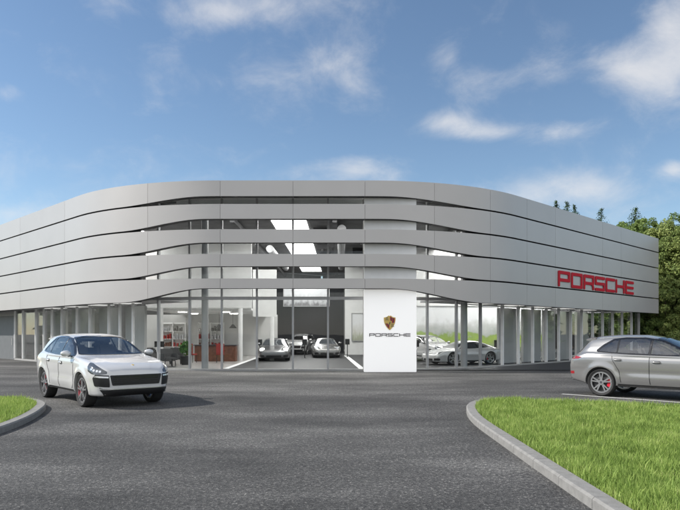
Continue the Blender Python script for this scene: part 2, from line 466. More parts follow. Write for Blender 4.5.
def grass_field(poly, name, n_try, dens_fn, extra_clip, label, z0=.07):
    poly = np.array(poly); lo = poly.min(0); hi = poly.max(0)
    pts = rng.uniform(lo, hi, (n_try, 2))
    inside = np.zeros(len(pts), bool)
    for i in range(len(poly)):
        a = poly[i]; b = poly[(i + 1) % len(poly)]
        c = ((a[1] > pts[:, 1]) != (b[1] > pts[:, 1])) & (pts[:, 0] < (b[0] - a[0]) * (pts[:, 1] - a[1]) / (b[1] - a[1] + 1e-12) + a[0])
        inside ^= c
    keep = inside & extra_clip(pts) & (rng.random(len(pts)) < dens_fn(pts))
    p = pts[keep]; n = len(p)
    cl = np.sin(p[:, 0] * 3.1 + 1.3 * np.sin(p[:, 1] * 2.3)) * np.sin(p[:, 1] * 2.7 + 1.1 * np.sin(p[:, 0] * 1.9))
    h = rng.uniform(.07, .165, n) * (1 + .22 * cl) * np.where(rng.random(n) < .06, 1.35, 1)
    w = rng.uniform(.0023, .0054, n) * (1 + p[:, 1] / 22)
    a = rng.uniform(0, 2 * np.pi, n); dx, dy = np.cos(a), np.sin(a)
    la = rng.uniform(0, 2 * np.pi, n); lean = rng.uniform(.05, .6, n) * h
    z = np.full(n, z0)
    v = np.zeros((n, 5, 3))
    v[:, 0] = np.stack([p[:, 0] - dx * w, p[:, 1] - dy * w, z], 1)
    v[:, 1] = np.stack([p[:, 0] + dx * w, p[:, 1] + dy * w, z], 1)
    mx_ = p[:, 0] + np.cos(la) * lean * .35; my_ = p[:, 1] + np.sin(la) * lean * .35
    v[:, 2] = np.stack([mx_ + dx * w * .8, my_ + dy * w * .8, z + h * .6], 1)
    v[:, 3] = np.stack([mx_ - dx * w * .8, my_ - dy * w * .8, z + h * .6], 1)
    v[:, 4] = np.stack([p[:, 0] + np.cos(la) * lean, p[:, 1] + np.sin(la) * lean, z + h], 1)
    base = np.arange(n)[:, None] * 5
    loops = np.concatenate([base + np.array([[0, 1, 2, 3]]), base + np.array([[3, 2, 4]])], 1).ravel()
    st = np.stack([np.arange(n) * 7, np.arange(n) * 7 + 4], 1).ravel()
    tt = np.tile([4, 3], n)
    o = fast_mesh(name, v.reshape(-1, 3), loops, st, tt, M['grass'])
    return tag(o, label, 'grass', kind='stuff')

outR = [(2.66, 1.5), (2.62, 4), (2.60, 7), (2.62, 10), (2.66, 12.4), (2.82, 14.0), (3.12, 15.3), (3.62, 16.15), (4.3, 16.45), (5.2, 16.2), (8, 14.85), (12, 12.9), (18, 10)]
inR = island(outR, 'pale concrete kerb curving round the tip of the right grass island', None)
polyR = [tuple(p) for p in inR] + [(18, 1.5)]
mesh_obj('soil_bed', [(x, y, .07) for x, y in polyR], [tuple(range(len(polyR)))], M['soil'])
tag(bpy.data.objects['soil_bed'], kind='structure')
grass_field(polyR, 'grass', 600000, lambda p: np.clip(1.15 - p[:, 1] * .035, .35, 1), lambda p: p[:, 0] < .56 * p[:, 1] + 5.0,
            'bright green grass growing on the kerbed island at lower right')
outL = [(-6.02, 6), (-6.05, 9), (-6.12, 11.2), (-6.32, 12.7), (-6.72, 14.2), (-7.2, 15.4), (-8.0, 16.35), (-9.3, 16.9), (-12, 17.3), (-18, 17.3)]
inL = island(outL[::-1], 'grey concrete kerb round the small left grass island', None) if False else None
def island_left():
    return island(outL, 'grey concrete kerb edging the small left grass island', None)
# travelling up the left island the grass lies on the left hand side: mirror the profile by reversing travel
outLr = outL[::-1]
inL = island(outLr, 'grey concrete kerb edging the small grass island at the left', None)
polyL = [tuple(p) for p in inL] + [(-18, 6)]
sb = mesh_obj('soil_bed', [(x, y, .07) for x, y in polyL], [tuple(range(len(polyL)))], M['soil'])
tag(sb, kind='structure')
grass_field(polyL, 'grass', 280000, lambda p: np.full(len(p), .75), lambda p: p[:, 0] > -.56 * p[:, 1] - 1.5,
            'green grass growing on the small kerbed island at the left edge')
# white parking line, 45 degrees
a = np.array(ground_pt(562, 394.0)[:2]); d = np.array((.7071, -.7071)); nrm = np.array((.7071, .7071)) * .06
b_ = a + d * 9
pl = mesh_obj('parking_line', [(*(a - nrm), .004), (*(b_ - nrm), .004), (*(b_ + nrm), .004), (*(a + nrm), .004)], [(0, 1, 2, 3)], M['paint'])
tag(pl, kind='structure')

# ------------------------------------------------------------------ building plan
YF = 28.9; XL = -10.1; XR = 5.8; TL = 4.6; TR = 4.5
def plan():
    pts = []   # (x, y, nx, ny) outward normal
    s2 = math.sqrt(.5)
    def add(x, y, ang): pts.append((x, y, math.sin(ang), -math.cos(ang)))
    # left wing: from far end
    RL = TL / math.tan(R(22.5)); RR = TR / math.tan(R(22.5))
    xe = -30.0
    n = 60
    xa = XL - TL * s2
    for i in range(n): 
        x = xe + (xa - xe) * i / n; add(x, YF + (XL - x), R(-45))
    cx, cy = XL + TL, YF + RL
    for i in range(40):
        an = R(-45) + R(45) * i / 40; add(cx + RL * math.sin(an), cy - RL * math.cos(an), an)
    x0, x1 = XL + TL, XR - TR
    for i in range(30): add(x0 + (x1 - x0) * i / 30, YF, 0)
    cx, cy = XR - TR, YF + RR
    for i in range(40):
        an = R(45) * i / 40; add(cx + RR * math.sin(an), cy - RR * math.cos(an), an)
    xb = XR + TR * s2; xend = 23.65
    for i in range(61):
        x = xb + (xend - xb) * i / 60; add(x, YF + (x - XR), R(45))
    return np.array(pts)
PL = plan()
def P_at(x, off=0.0):
    """point of the facade line at band-line X, pushed inwards by off"""
    px = np.interp(x, PL[:, 0], PL[:, 0]); py = np.interp(x, PL[:, 0], PL[:, 1])
    nx = np.interp(x, PL[:, 0], PL[:, 2]); ny = np.interp(x, PL[:, 0], PL[:, 3])
    l = math.hypot(nx, ny)
    return np.array((px - nx / l * off, py - ny / l * off)), np.array((nx / l, ny / l))
def open_f(x):
    """0 on the wings, 1 over the open front"""
    def ss(t): t = min(max(t, 0), 1); return t * t * (3 - 2 * t)
    return ss((x + 10.4) / 4.2) * ss((7.0 - x) / 4.8)

BLD = empty('showroom_building', (0, 30.4, 0), 0, 'large two storey car showroom wrapped in silver horizontal bands with a rounded glazed front', 'building')
BO = Vector((0, -30.4, 0))
def bpart(name, mb, mat, smooth=False, parent=None, mats=None, sharp=35):
    mb.v = [(v[0], v[1] - 30.4, v[2]) for v in mb.v]
    return mb.build(name, mat, parent or BLD, smooth, sharp, mats)

TOPS = [8.82, 7.74, 6.58, 5.45, 4.32]
FB = [8.10, 7.06, 5.97, 4.88, 3.87]
WB = [7.815, 6.655, 5.525, 4.395, 3.27]
joints = [-30, -25.6, -19.4, -14.6, -9.0, -5.5, -2.16, 1.15, 4.4, 7.33, 9.76, 12.0, 16.5, 18.6, 23.64]
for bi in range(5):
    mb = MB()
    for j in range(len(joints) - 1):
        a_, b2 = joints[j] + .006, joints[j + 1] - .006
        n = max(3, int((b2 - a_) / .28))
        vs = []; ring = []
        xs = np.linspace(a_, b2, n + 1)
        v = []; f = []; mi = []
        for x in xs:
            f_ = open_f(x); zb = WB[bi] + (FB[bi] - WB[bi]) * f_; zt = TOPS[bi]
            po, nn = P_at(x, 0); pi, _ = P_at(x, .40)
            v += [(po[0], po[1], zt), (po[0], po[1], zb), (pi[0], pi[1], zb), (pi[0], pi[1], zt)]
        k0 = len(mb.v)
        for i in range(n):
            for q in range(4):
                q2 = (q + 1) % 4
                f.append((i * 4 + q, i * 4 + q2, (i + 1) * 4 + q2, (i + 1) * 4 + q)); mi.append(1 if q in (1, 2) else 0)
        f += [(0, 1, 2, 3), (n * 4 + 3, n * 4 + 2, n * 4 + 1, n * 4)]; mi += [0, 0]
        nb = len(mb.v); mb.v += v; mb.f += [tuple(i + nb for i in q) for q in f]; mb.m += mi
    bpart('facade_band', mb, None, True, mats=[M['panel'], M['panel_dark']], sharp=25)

def wall_along(xs, off0, off1, z0, z1, mb=None):
    mb = mb or MB(); v = []; f = []
    for x in xs:
        a, _ = P_at(x, off0); b, _ = P_at(x, off1)
        v += [(a[0], a[1], z1), (a[0], a[1], z0), (b[0], b[1], z0), (b[0], b[1], z1)]
    n = len(xs) - 1
    for i in range(n):
        for q in range(4):
            q2 = (q + 1) % 4
            f.append((i * 4 + q, i * 4 + q2, (i + 1) * 4 + q2, (i + 1) * 4 + q))
    f += [(0, 1, 2, 3), (n * 4 + 3, n * 4 + 2, n * 4 + 1, n * 4)]
    mb.add(v, f); return mb
# dark backing behind the closed bands of the wings, soffit under it
for (x0, x1) in ((-30, -9.7), (6.3, 23.6)):
    xs = np.linspace(x0, x1, 40)
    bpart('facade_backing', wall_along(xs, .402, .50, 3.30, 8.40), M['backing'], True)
    bpart('soffit', wall_along(xs, .51, 4.3, 3.45, 3.55), M['soffit'], True)
GO = 1.5      # glazing set-back
# transom, plinth
xs = np.linspace(-25.0, 24.0, 160)
bpart('transom', wall_along(np.linspace(-10.1, 6.8, 90), GO - .09, GO + .05, 3.42, 3.57), M['transom'], True)
bpart('plinth', wall_along(np.linspace(-23.2, 23.3, 160), GO - .12, GO + .12, -.02, .09), M['plinth'], True)
# mullions at glazing: front list by pixel, wings by spacing
front_px = [159, 190, 222, 257, 293, 328, 364, 416, 427, 456, 480]
mx_list = []
def path_x_from_px(px, off):
    lo, hi = -29.9, 23.6
    u = (px - 340) / F
    for _ in range(60):
        mid = (lo + hi) / 2; p, _n = P_at(mid, off)
        if p[0] / p[1] < u: lo = mid
        else: hi = mid
    return (lo + hi) / 2
fx = [path_x_from_px(p, GO) for p in front_px]
wl = [path_x_from_px(p, GO) for p in (16, 24, 37, 45, 53, 63, 78, 91, 110, 121, 134)]
wr = [path_x_from_px(p, GO) for p in (500.6, 516.5, 531, 544.5, 557, 569, 580, 591, 601, 611, 620.5, 630, 638, 645)]
ang_of = lambda nn: math.atan2(nn[1], nn[0])
for i, x in enumerate(fx):
    if front_px[i] == 416: continue
    p, nn = P_at(x, GO - .02)
    bpart('mullion', MB().box((p[0], p[1], 4.2), (.16, .09, 8.2), ang_of(nn), .006), M['mullion'])
for x in wl:
    p, nn = P_at(x, GO - .06)
    bpart('mullion', MB().box((p[0], p[1], 1.71), (.12, .10, 3.22), ang_of(nn), .006), M['fin'])
for x in wr:
    p, nn = P_at(x, GO - .10)
    bpart('mullion', MB().box((p[0], p[1], 1.71), (.15, .11, 3.22), ang_of(nn), .006), M['fin'])
# glass: one pane per bay
allx = sorted(wl + fx + wr); i364 = path_x_from_px(364, GO)
for i in range(len(allx) - 1):
    a_, b2 = allx[i] + .05, allx[i + 1] - .05
    if a_ > i364 and b2 < path_x_from_px(418, GO): continue
    hi = 8.25 if (a_ > -10.6 and b2 < 7.2) else 3.33
    xs = np.linspace(a_, b2, 4)
    bpart('glass_pane', wall_along(xs, GO - .012, GO + .012, .10, hi), M['glass'], True)
# structural round columns just inside the front
for px, yy_ in ((205, 31.3), (464, 32.2)):
    X = (px - 340) / F * yy_
    bpart('column', MB().cyl((X, yy_, .03), .17, 8.25, 24), M['mullion'], True)
# roof
def offset_poly(off):
    return [tuple(P_at(x, off)[0]) for x in np.linspace(-28.6, 23.6, 120)]
ring = offset_poly(.42) + [(-1.9, 73.4)]
def slab(ring, z0, z1, name, mat):
    n = len(ring); v = [(x, y, z0) for x, y in ring] + [(x, y, z1) for x, y in ring]
    f = [tuple(range(n))[::-1], tuple(range(n, 2 * n))] + [(i, (i + 1) % n, n + (i + 1) % n, n + i) for i in range(n)]
    mb = MB(); mb.add(v, f); return bpart(name, mb, mat)
slab(ring, 8.42, 8.72, 'roof', M['white_wall'])
ring2 = offset_poly(2.2) + [(-1.9, 71.0)]
slab(ring2, 8.30, 8.41, 'ceiling', M['ceiling'])
ring3 = offset_poly(1.63) + [(-1.9, 72.0)]
slab(ring3, -.04, .02, 'floor', M['floor'])
mb = MB(); mb.box((6.0, 46, .026), (23.6, 31, .008)); bpart('display_floor', mb, M['dfloor'])
# luminous ceiling strip; the other panels are added to brighten the interior
bpart('ceiling_and_fill_light', MB().box((-2.95, 51, 8.285), (2.0, 30, .03)), M['glow'])
for (x, y, w_, d_) in ((-7.6, 33.5, 3, 1.8), (-3.8, 33.3, 3, 1.8), (0, 33.3, 3, 1.8), (4.2, 34.0, 3, 1.8), (-9.5, 42.5, 2.5, 2.2), (2.6, 42, 2.5, 4), (-6.3, 43, 2.5, 2), (8.5, 45, 3, 2.4), (11.5, 43.5, 3, 5), (-.6, 42, 1.2, 3.5), (-14, 39, 3, 3), (14, 44, 4, 4), (18, 48, 4, 4), (-17, 44, 4, 4)):  # fill panels added where the bands hide them
    bpart('ceiling_and_fill_light', MB().box((x, y, 8.28), (w_, d_, .04)), M['glow'])
for x in (-20.6, -18.2, -15.8, -13.5, 9.6, 12, 14.4, 16.8, 19.2):  # dim glowing panels added to lift the wing rooms
    p, nn = P_at(x, 2.75); bpart('ceiling_and_fill_light', MB().box((p[0], p[1], 3.43), (.9, 1.5, .03), math.atan2(nn[1], nn[0])), M['wingfill'])
for k in range(7):
    mbb = MB(); mbb.box((-6.0 + 2.4 * k + (.9 if k > 1 else 0), 52, 8.12), (.25, 34, .3)); 
    if k in (1,): continue
    bpart('ceiling_beam', mbb, M['ceiling'])
for (x, y0, y1, z) in ((.1, 36, 57, 7.75), (2.2, 33, 51, 7.7), (-4.9, 44, 57, 7.7)):
    mb = MB(); mb.cyl((x, y0, z), .26, y1 - y0, 20, axis='y'); bpart('air_duct', mb, M['transom'], True)
for k in range(6):
    mb = MB(); mb.box((-1.2 + (k % 2) * 2.6, 38.5 + 3 * k, 8.0), (.9, .12, .5)); mb.cyl((-1.2 + (k % 2) * 2.6, 38.5 + 3 * k, 7.6), .1, .2, 12); bpart('spotlight', mb, M['backing'])
bpart('bulkhead', wall_along(np.linspace(-8.6, 1.1, 40), 1.85, 1.95, 7.72, 8.40), M['white_wall'], True)
# rear walls of the block
def wall_seg(name, p, q, z0, z1, th, mat):
    p = np.array(p); q = np.array(q); c = (p + q) / 2; l = float(np.linalg.norm(q - p))
    mb = MB(); mb.box((c[0], c[1], (z0 + z1) / 2), (l, th, z1 - z0), math.atan2(q[1] - p[1], q[0] - p[0])); return bpart(name, mb, mat)
e0 = P_at(23.6, 1.5)[0]; l0 = P_at(-28.6, .4)[0]
wall_seg('rear_wall', e0 + np.array((-7, 7)), (-1.9, 73.0), 0, 8.4, .3, M['grey_wall'])
wall_seg('rear_wall', (-2.3, 73.0), l0 + np.array((.4, .4)), 0, 8.4, .3, M['grey_wall'])
wall_seg('side_upper_wall', e0 + np.array((.3, .2)), e0 + np.array((-7, 7)), 3.4, 8.4, .3, M['soffit'])
wall_seg('glass_pane', e0 + np.array((0, .1)), e0 + np.array((-6.9, 6.9)), .05, 3.38, .03, M['glass'])
# left wing end: grey door and the wall beyond it
dl = path_x_from_px(15, GO)
pA = P_at(dl - .02, GO)[0]; pB = P_at(dl - 3.0, GO)[0]; pC = P_at(-29.5, GO)[0]
door = wall_seg('door', pA, pB, .0, 3.0, .1, M['door'])
hmid = pA * .93 + pB * .07
hb = MB(); hb.cyl((hmid[0] - .08, hmid[1] - .08, 1.0), .02, .5, 10); bpart('door_handle', hb, M['chrome'], True, parent=door)
wall_seg('outer_wall', pB + np.array((-.02, .02)), pC, 0, 3.33, .2, M['grey_wall'])
wall_seg('door_head', pA, pB, 3.01, 3.33, .14, M['mullion'])
# inner partitions along the wings
def part_wall(x0, x1, off, z1, mat): bpart('partition', wall_along(np.linspace(x0, x1, 6), off - 1.2, off - 1.05, .02, z1), mat)
for (x0, x1) in ((-22.4, -20.6), (-19.9, -17.7), (-17.0, -15.2), (-14.6, -12.9)): part_wall(x0, x1, 4.6, 3.3, M['light_wall'])
for (x0, x1) in ((11.6, 13.0), (13.6, 15.2), (15.5, 16.6), (17.1, 18.3), (18.9, 20.2)): part_wall(x0, x1, 4.4, 3.3, M['light_wall'])
# main hall walls
def bx(name, x0, x1, y, z0, z1, th, mat): bpart(name, MB().box(((x0 + x1) / 2, y, (z0 + z1) / 2), (x1 - x0, th, z1 - z0)), mat)
bx('display_wall', -6.2, .35, 58, .03, 6.4, .3, M['dark_wall'])
bx('partition', .4, 3.4, 52, .03, 8.2, .25, M['white_wall'])
bx('gallery_front', -12.6, -5.75, 41, 3.45, 7.75, .25, M['white_wall'])
bx('gallery_front', -5.74, -4.2, 41.6, 2.9, 6.0, .22, M['white_wall'])
bx('gallery_floor', -12.6, -5.8, 45.7, 3.30, 3.44, 9.1, M['white_wall'])
bx('lounge_wall', -17, -5.0, 50.4, .03, 3.28, .2, M['light_wall'])
bx('partition', 4.6, 15.5, 46.4, .03, 8.1, .25, M['white_wall'])
for (x, y) in ((-11.6, 40.8), (-6.45, 40.8), (-4.45, 41.2)):
    bpart('column', MB().cyl((x, y, .02), .15, 3.4 if x < -5 else 2.86, 20), M['white_wall'], True)
for (x, y) in ((-11, 44), (-8, 44), (-11, 47.5), (-8, 47.5)):  # glowing discs added beneath the gallery to brighten the lounge
    bpart('ceiling_and_fill_light', MB().cyl((x, y, 3.26), .3, .035, 20), M['lamp'])
# white floor strips
def strip(p, q):
    p = np.array(p[:2]); q = np.array(q[:2]); d = (q - p) / np.linalg.norm(q - p); nn = np.array((-d[1], d[0])) * .14
    mb = MB(); v = [(*(p - nn), .034), (*(q - nn), .034), (*(q + nn), .034), (*(p + nn), .034)]
    mb.add(v, [(0, 1, 2, 3)]); bpart('floor_strip', mb, M['strip'])
strip((-5.72, 31.6), (-6.1, 48)); strip((1.1, 31.2), (.45, 50))

# wall pictures: flat prints with frames
def picture(name, x0, x1, y, z0, z1, mat, label, cat='picture'):
    r = empty(name, ((x0 + x1) / 2, y, z0), 0, label, cat)
    w = x1 - x0; h = z1 - z0
    MB().box((0, 0, h / 2), (w, .04, h)).build('print', mat, r)
    fb = MB(); t = .06
    fb.box((0, -.01, -t / 2), (w + 2 * t, .08, t)); fb.box((0, -.01, h + t / 2), (w + 2 * t, .08, t))
    fb.box((-w / 2 - t / 2, -.01, h / 2), (t, .08, h)); fb.box((w / 2 + t / 2, -.01, h / 2), (t, .08, h))
    fb.build('frame', M['mullion'], r); return r
picture('wall_print', 4.9, 14.8, 46.2, .5, 3.75, M['mural'], 'wide green hills landscape print on the wall behind the white sports car')
picture('wall_print', -5.15, -1.0, 57.8, 4.3, 6.2, M['cityprint'], 'grey skyline print hung high on the dark display wall')

# ------------------------------------------------------------------ lettering
def round_poly(pts, r, n=4):
    out = []
    k = len(pts)
    for i in range(k):
        p0 = np.array(pts[i - 1], float); p1 = np.array(pts[i], float); p2 = np.array(pts[(i + 1) % k], float)
        a = p0 - p1; b = p2 - p1; la = np.linalg.norm(a); lb = np.linalg.norm(b)
        rr = min(r, la * .45, lb * .45); a /= la; b /= lb
        for j in range(n + 1):
            t = j / n
            out.append(tuple((1 - t) ** 2 * (p1 + a * rr) + 2 * t * (1 - t) * p1 + t * t * (p1 + b * rr)))
    return out
s = .18
LET = {
 'P': (1.42, [[(0, 0), (0, 1), (1.42, 1), (1.42, .33), (s, .33), (s, 0)], [(s + .02, .8), (s + .02, .53), (1.2, .53), (1.2, .8)]]),
 'O': (1.42, [[(0, 0), (0, 1), (1.42, 1), (1.42, 0)], [(s, .8), (s, .2), (1.21, .2), (1.21, .8)]]),
 'R': (1.42, [[(0, 0), (0, 1), (1.42, 1), (1.42, .42), (1.30, .35), (1.42, .22), (1.42, 0), (1.2, 0), (1.2, .2), (1.08, .33), (s, .33), (s, 0)], [(s + .02, .8), (s + .02, .53), (1.2, .53), (1.2, .8)]]),
 'S': (1.38, [[(0, 0), (1.38, 0), (1.38, .6), (s, .6), (s, .8), (1.38, .8), (1.38, 1), (0, 1), (0, .4), (1.17, .4), (1.17, .2), (0, .2)]]),
 'C': (1.36, [[(0, 0), (1.36, 0), (1.36, .2), (s, .2), (s, .8), (1.36, .8), (1.36, 1), (0, 1)]]),
 'H': (1.42, [[(0, 0), (s, 0), (s, .4), (1.21, .4), (1.21, 0), (1.42, 0), (1.42, 1), (1.21, 1), (1.21, .6), (s, .6), (s, 1), (0, 1)]]),
 'E': (1.36, [[(0, 0), (1.36, 0), (1.36, .2), (s, .2), (s, .4), (1.33, .4), (1.33, .6), (s, .6), (s, .8), (1.36, .8), (1.36, 1), (0, 1)]]),
}
def fill2d(name, loops, depth, mat, parent, M4=None, side=None):
    """solid plate from outline loops (x, z): front faces -y"""
    cu = bpy.data.curves.new(name, 'CURVE'); cu.dimensions = '2D'; cu.fill_mode = 'BOTH'; cu.extrude = depth / 2
    for lp in loops:
        sp = cu.splines.new('POLY'); sp.points.add(len(lp) - 1); sp.use_cyclic_u = True
        for q, (x, y) in zip(sp.points, lp): q.co = (x, y, 0, 1)
    to = bpy.data.objects.new(name + '_tmp', cu); link(to)
    bpy.context.view_layer.update()
    me = bpy.data.meshes.new_from_object(to.evaluated_get(bpy.context.evaluated_depsgraph_get()))
    bpy.data.objects.remove(to); bpy.data.curves.remove(cu)
    me.materials.clear(); me.materials.append(mat)
    me.transform(Matrix.Rotation(R(90), 4, 'X'))
    if M4: me.transform(M4)
    o = link(bpy.data.objects.new(name, me)); o.parent = parent
    return o
def wordmark(parent, total, h, mat, depth, y):
    gap = .16
    word = 'PORSCHE'
    tw = sum(LET[c][0] for c in word) + gap * (len(word) - 1)
    kx = total / tw; x = -total / 2
    for c in word:
        w, loops = LET[c]
        lp = [round_poly([(px * kx, pz * h) for px, pz in l], (.10 if i == 0 else .06) * h) for i, l in enumerate(loops)]
        o = fill2d('letter', lp, depth, mat, parent, Matrix.Translation((x, y, 0)))
        x += (w + gap) * kx
# red sign on right wing
p0, _ = P_at(12.2, 0); p1, _ = P_at(20.1, 0)
cmid = (p0 + p1) / 2; ln = float(np.linalg.norm(p1 - p0))
SG = empty('facade_sign', (cmid[0] + .025, cmid[1] - .025, 4.43), R(45), 'long red brand lettering mounted on the silver bands of the right wing', 'sign')
wordmark(SG, ln, .90, M['red'], .035, 0.0)
# white pylon
XP = (364 + 416.6) / 2; PYW = (416.6 - 364) / F * 29.27
PY = empty('sign_pylon', ((XP - 340) / F * 29.34, 29.34, 0), 0, 'tall white pylon with shield crest and dark lettering standing before the glazed front', 'sign')
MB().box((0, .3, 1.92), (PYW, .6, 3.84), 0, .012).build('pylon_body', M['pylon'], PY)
MB().box((0, .31, 6.075), (PYW - .01, .6, 4.46), 0, .012).build('pylon_shaft', M['white_wall'], PY)
lt = empty('lettering', (-.02, -.012, 1.655), 0); lt.parent = PY
wordmark(lt, 1.92, .15, M['ink'], .02, 0)
def shield(w, h, n=14):
    pts = [(-w / 2, h * .86)]
    pts += [(-w * .25, h * .90), (-w * .1, h), (0, h * .97), (w * .1, h), (w * .25, h * .90), (w / 2, h * .86)]
    for i in range(1, n):
        t = i / n; pts.append((w / 2 * (1 - t ** 2.6), h * (.86 - .86 * t) * 1.0))
    pts.append((0, 0))
    for i in range(n - 1, 0, -1):
        t = i / n; pts.append((-w / 2 * (1 - t ** 2.6), h * (.86 - .86 * t)))
    return pts
cw, ch = .55, .69
crest = empty('crest', (-.03, -.012, 1.945), 0); crest.parent = PY
cb = fill2d('shield', [shield(cw, ch)], .02, M['gold'], crest)
def clip_half(poly, f):   # Sutherland-Hodgman, keep f(p) >= 0
    out = []
    for i in range(len(poly)):
        a = poly[i]; b = poly[(i + 1) % len(poly)]; fa, fb = f(a), f(b)
        if fa >= 0: out.append(a)
        if (fa >= 0) != (fb >= 0):
            t = fa / (fa - fb); out.append((a[0] + (b[0] - a[0]) * t, a[1] + (b[1] - a[1]) * t))
    return out
inner_s = [(x * .86, ch * .5 + (z - ch * .5) * .86) for x, z in shield(cw, ch)]
def stripes(qx, qz, mat, idx):
    q = clip_half(inner_s, (lambda p: p[0] - .012) if qx > 0 else (lambda p: -p[0] - .012))
    q = clip_half(q, (lambda p: p[1] - ch * .48 - .012) if qz > 0 else (lambda p: ch * .48 - .012 - p[1]))
    lo, hi = (.012, .24) if qx > 0 else (-.24, -.012)
    for k in idx:
        a = lo + (hi - lo) * k / 5; b = lo + (hi - lo) * (k + 1) / 5
        st = clip_half(clip_half(q, lambda p: p[0] - a), lambda p: b - p[0])
        if len(st) > 2: fill2d('stripe', [st], .012, mat, crest, Matrix.Translation((0, -.009, 0)))
for (qx, qz) in ((1, 1), (-1, -1)):
    stripes(qx, qz, M['crest_red'], (0, 2, 4)); stripes(qx, qz, M['ink'], (1, 3))
for (qx, qz, zc) in ((-1, 1, .46), (1, -1, .16)):
    for k in range(3):
        x0 = qx * .13; z0 = zc + k * .055
        fill2d('antler', [[(x0 - .075 + .01 * k, z0), (x0, z0 + .018), (x0 + .075 - .01 * k, z0), (x0 + .07 - .01 * k, z0 + .028), (x0, z0 + .04), (x0 - .07 + .01 * k, z0 + .028)]], .012, M['ink'], crest, Matrix.Translation((0, -.009, 0)))
fill2d('centre_shield', [[(x * .34, ch * .33 + z * .34) for x, z in shield(cw, ch)]], .016, M['gold'], crest, Matrix.Translation((0, -.017, 0)))
horse = [(-.03, .02), (-.02, .05), (-.035, .09), (-.02, .13), (.0, .15), (.012, .19), (.03, .18), (.04, .15), (.028, .15), (.03, .12), (.055, .11), (.05, .10), (.02, .09), (.012, .06), (.03, .04), (.022, .03), (0, .05), (-.012, .02)]
fill2d('horse_figure', [[(x * .9, ch * .33 + z) for x, z in horse]], .01, M['ink'], crest, Matrix.Translation((0, -.027, 0)))

# ------------------------------------------------------------------ cars
def pchip(xk, yk, x):
    xk = np.array(xk, float); yk = np.array(yk, float)
    if xk[0] > xk[-1]: xk = xk[::-1]; yk = yk[::-1]
    h = np.diff(xk); dl = np.diff(yk) / h; n = len(xk); d = np.zeros(n)
    for i in range(1, n - 1):
        if dl[i - 1] * dl[i] > 0:
            w1 = 2 * h[i] + h[i - 1]; w2 = h[i] + 2 * h[i - 1]
            d[i] = (w1 + w2) / (w1 / dl[i - 1] + w2 / dl[i])
    d[0] = dl[0]; d[-1] = dl[-1]
    i = np.clip(np.searchsorted(xk, x) - 1, 0, n - 2); t = (x - xk[i]) / h[i]
    h00 = 2 * t ** 3 - 3 * t ** 2 + 1; h10 = t ** 3 - 2 * t ** 2 + t; h01 = -2 * t ** 3 + 3 * t ** 2; h11 = t ** 3 - t ** 2
    return h00 * yk[i] + h10 * h[i] * d[i] + h01 * yk[i + 1] + h11 * h[i] * d[i + 1]

SUV = dict(
 x=[2.36, 2.33, 2.26, 2.15, 2.0, 1.6, 1.2, .98, .8, .4, 0, -.5, -1.0, -1.5, -1.80, -1.90, -2.05, -2.2, -2.30, -2.38, -2.42],
 w=[.64, .72, .81, .88, .925, .965, .97, .97, .97, .965, .96, .96, .97, .98, .975, .965, .945, .91, .87, .82, .74],
 zb=[.40, .34, .30, .28, .27, .28, .29, .29, .29, .29, .29, .29, .29, .29, .31, .33, .36, .39, .42, .46, .50],
 zt=[.82, .88, .935, .985, 1.03, 1.105, 1.16, 1.19, 1.265, 1.48, 1.645, 1.715, 1.72, 1.695, 1.655, 1.59, 1.36, 1.215, 1.12, 1.03, .92],
 zs=[.76, .81, .86, .915, .97, 1.055, 1.10, 1.115, 1.12, 1.125, 1.13, 1.135, 1.145, 1.16, 1.165, 1.16, 1.145, 1.11, 1.06, .98, .87],
 zg=[.79, .85, .905, .955, 1.005, 1.085, 1.13, 1.15, 1.165, 1.175, 1.18, 1.185, 1.195, 1.215, 1.225, 1.22, 1.19, 1.14, 1.08, 1.0, .89],
 wg=[.52, .59, .67, .735, .79, .85, .875, .89, .90, .905, .905, .905, .905, .895, .88, .865, .83, .78, .74, .69, .60],
 wr=[.32, .37, .42, .47, .52, .58, .63, .76, .80, .745, .70, .665, .66, .65, .645, .65, .70, .68, .62, .56, .46],
 zr=[.81, .87, .925, .975, 1.02, 1.095, 1.15, 1.175, 1.23, 1.42, 1.565, 1.635, 1.64, 1.61, 1.565, 1.50, 1.32, 1.19, 1.11, 1.02, .91],
 wb=1.4475, wr_=.39, arch=.43, track=.815, zmid=.62, tyre_w=.275)
COUPE = dict(
 x=[2.22, 2.19, 2.12, 2.0, 1.8, 1.5, 1.2, .95, .75, .4, .1, -.3, -.8, -1.2, -1.6, -1.9, -2.05, -2.15, -2.22, -2.26],
 w=[.55, .66, .76, .83, .875, .905, .905, .90, .895, .89, .89, .895, .915, .93, .925, .90, .87, .83, .76, .66],
 zb=[.26, .22, .18, .16, .15, .15, .15, .15, .15, .15, .15, .15, .15, .16, .18, .22, .25, .28, .32, .36],
 zt=[.52, .565, .61, .655, .70, .765, .82, .87, .95, 1.14, 1.25, 1.30, 1.25, 1.14, 1.01, .92, .875, .83, .76, .66],
 zs=[.47, .53, .585, .645, .71, .77, .775, .775, .78, .785, .79, .80, .82, .84, .835, .81, .785, .75, .69, .60],
 zg=[.49, .545, .60, .66, .715, .765, .795, .82, .835, .845, .85, .86, .88, .895, .885, .85, .82, .785, .72, .62],
 wg=[.42, .52, .60, .66, .70, .735, .76, .79, .80, .81, .81, .81, .80, .785, .76, .72, .69, .65, .59, .5],
 wr=[.28, .33, .38, .42, .45, .48, .58, .68, .70, .62, .575, .56, .55, .545, .54, .52, .5, .46, .4, .32],
 zr=[.51, .555, .60, .645, .69, .75, .805, .85, .92, 1.09, 1.19, 1.235, 1.185, 1.085, .97, .89, .85, .81, .74, .64],
 wb=1.225, wr_=.34, arch=.37, track=.765, zmid=.50, tyre_w=.27)

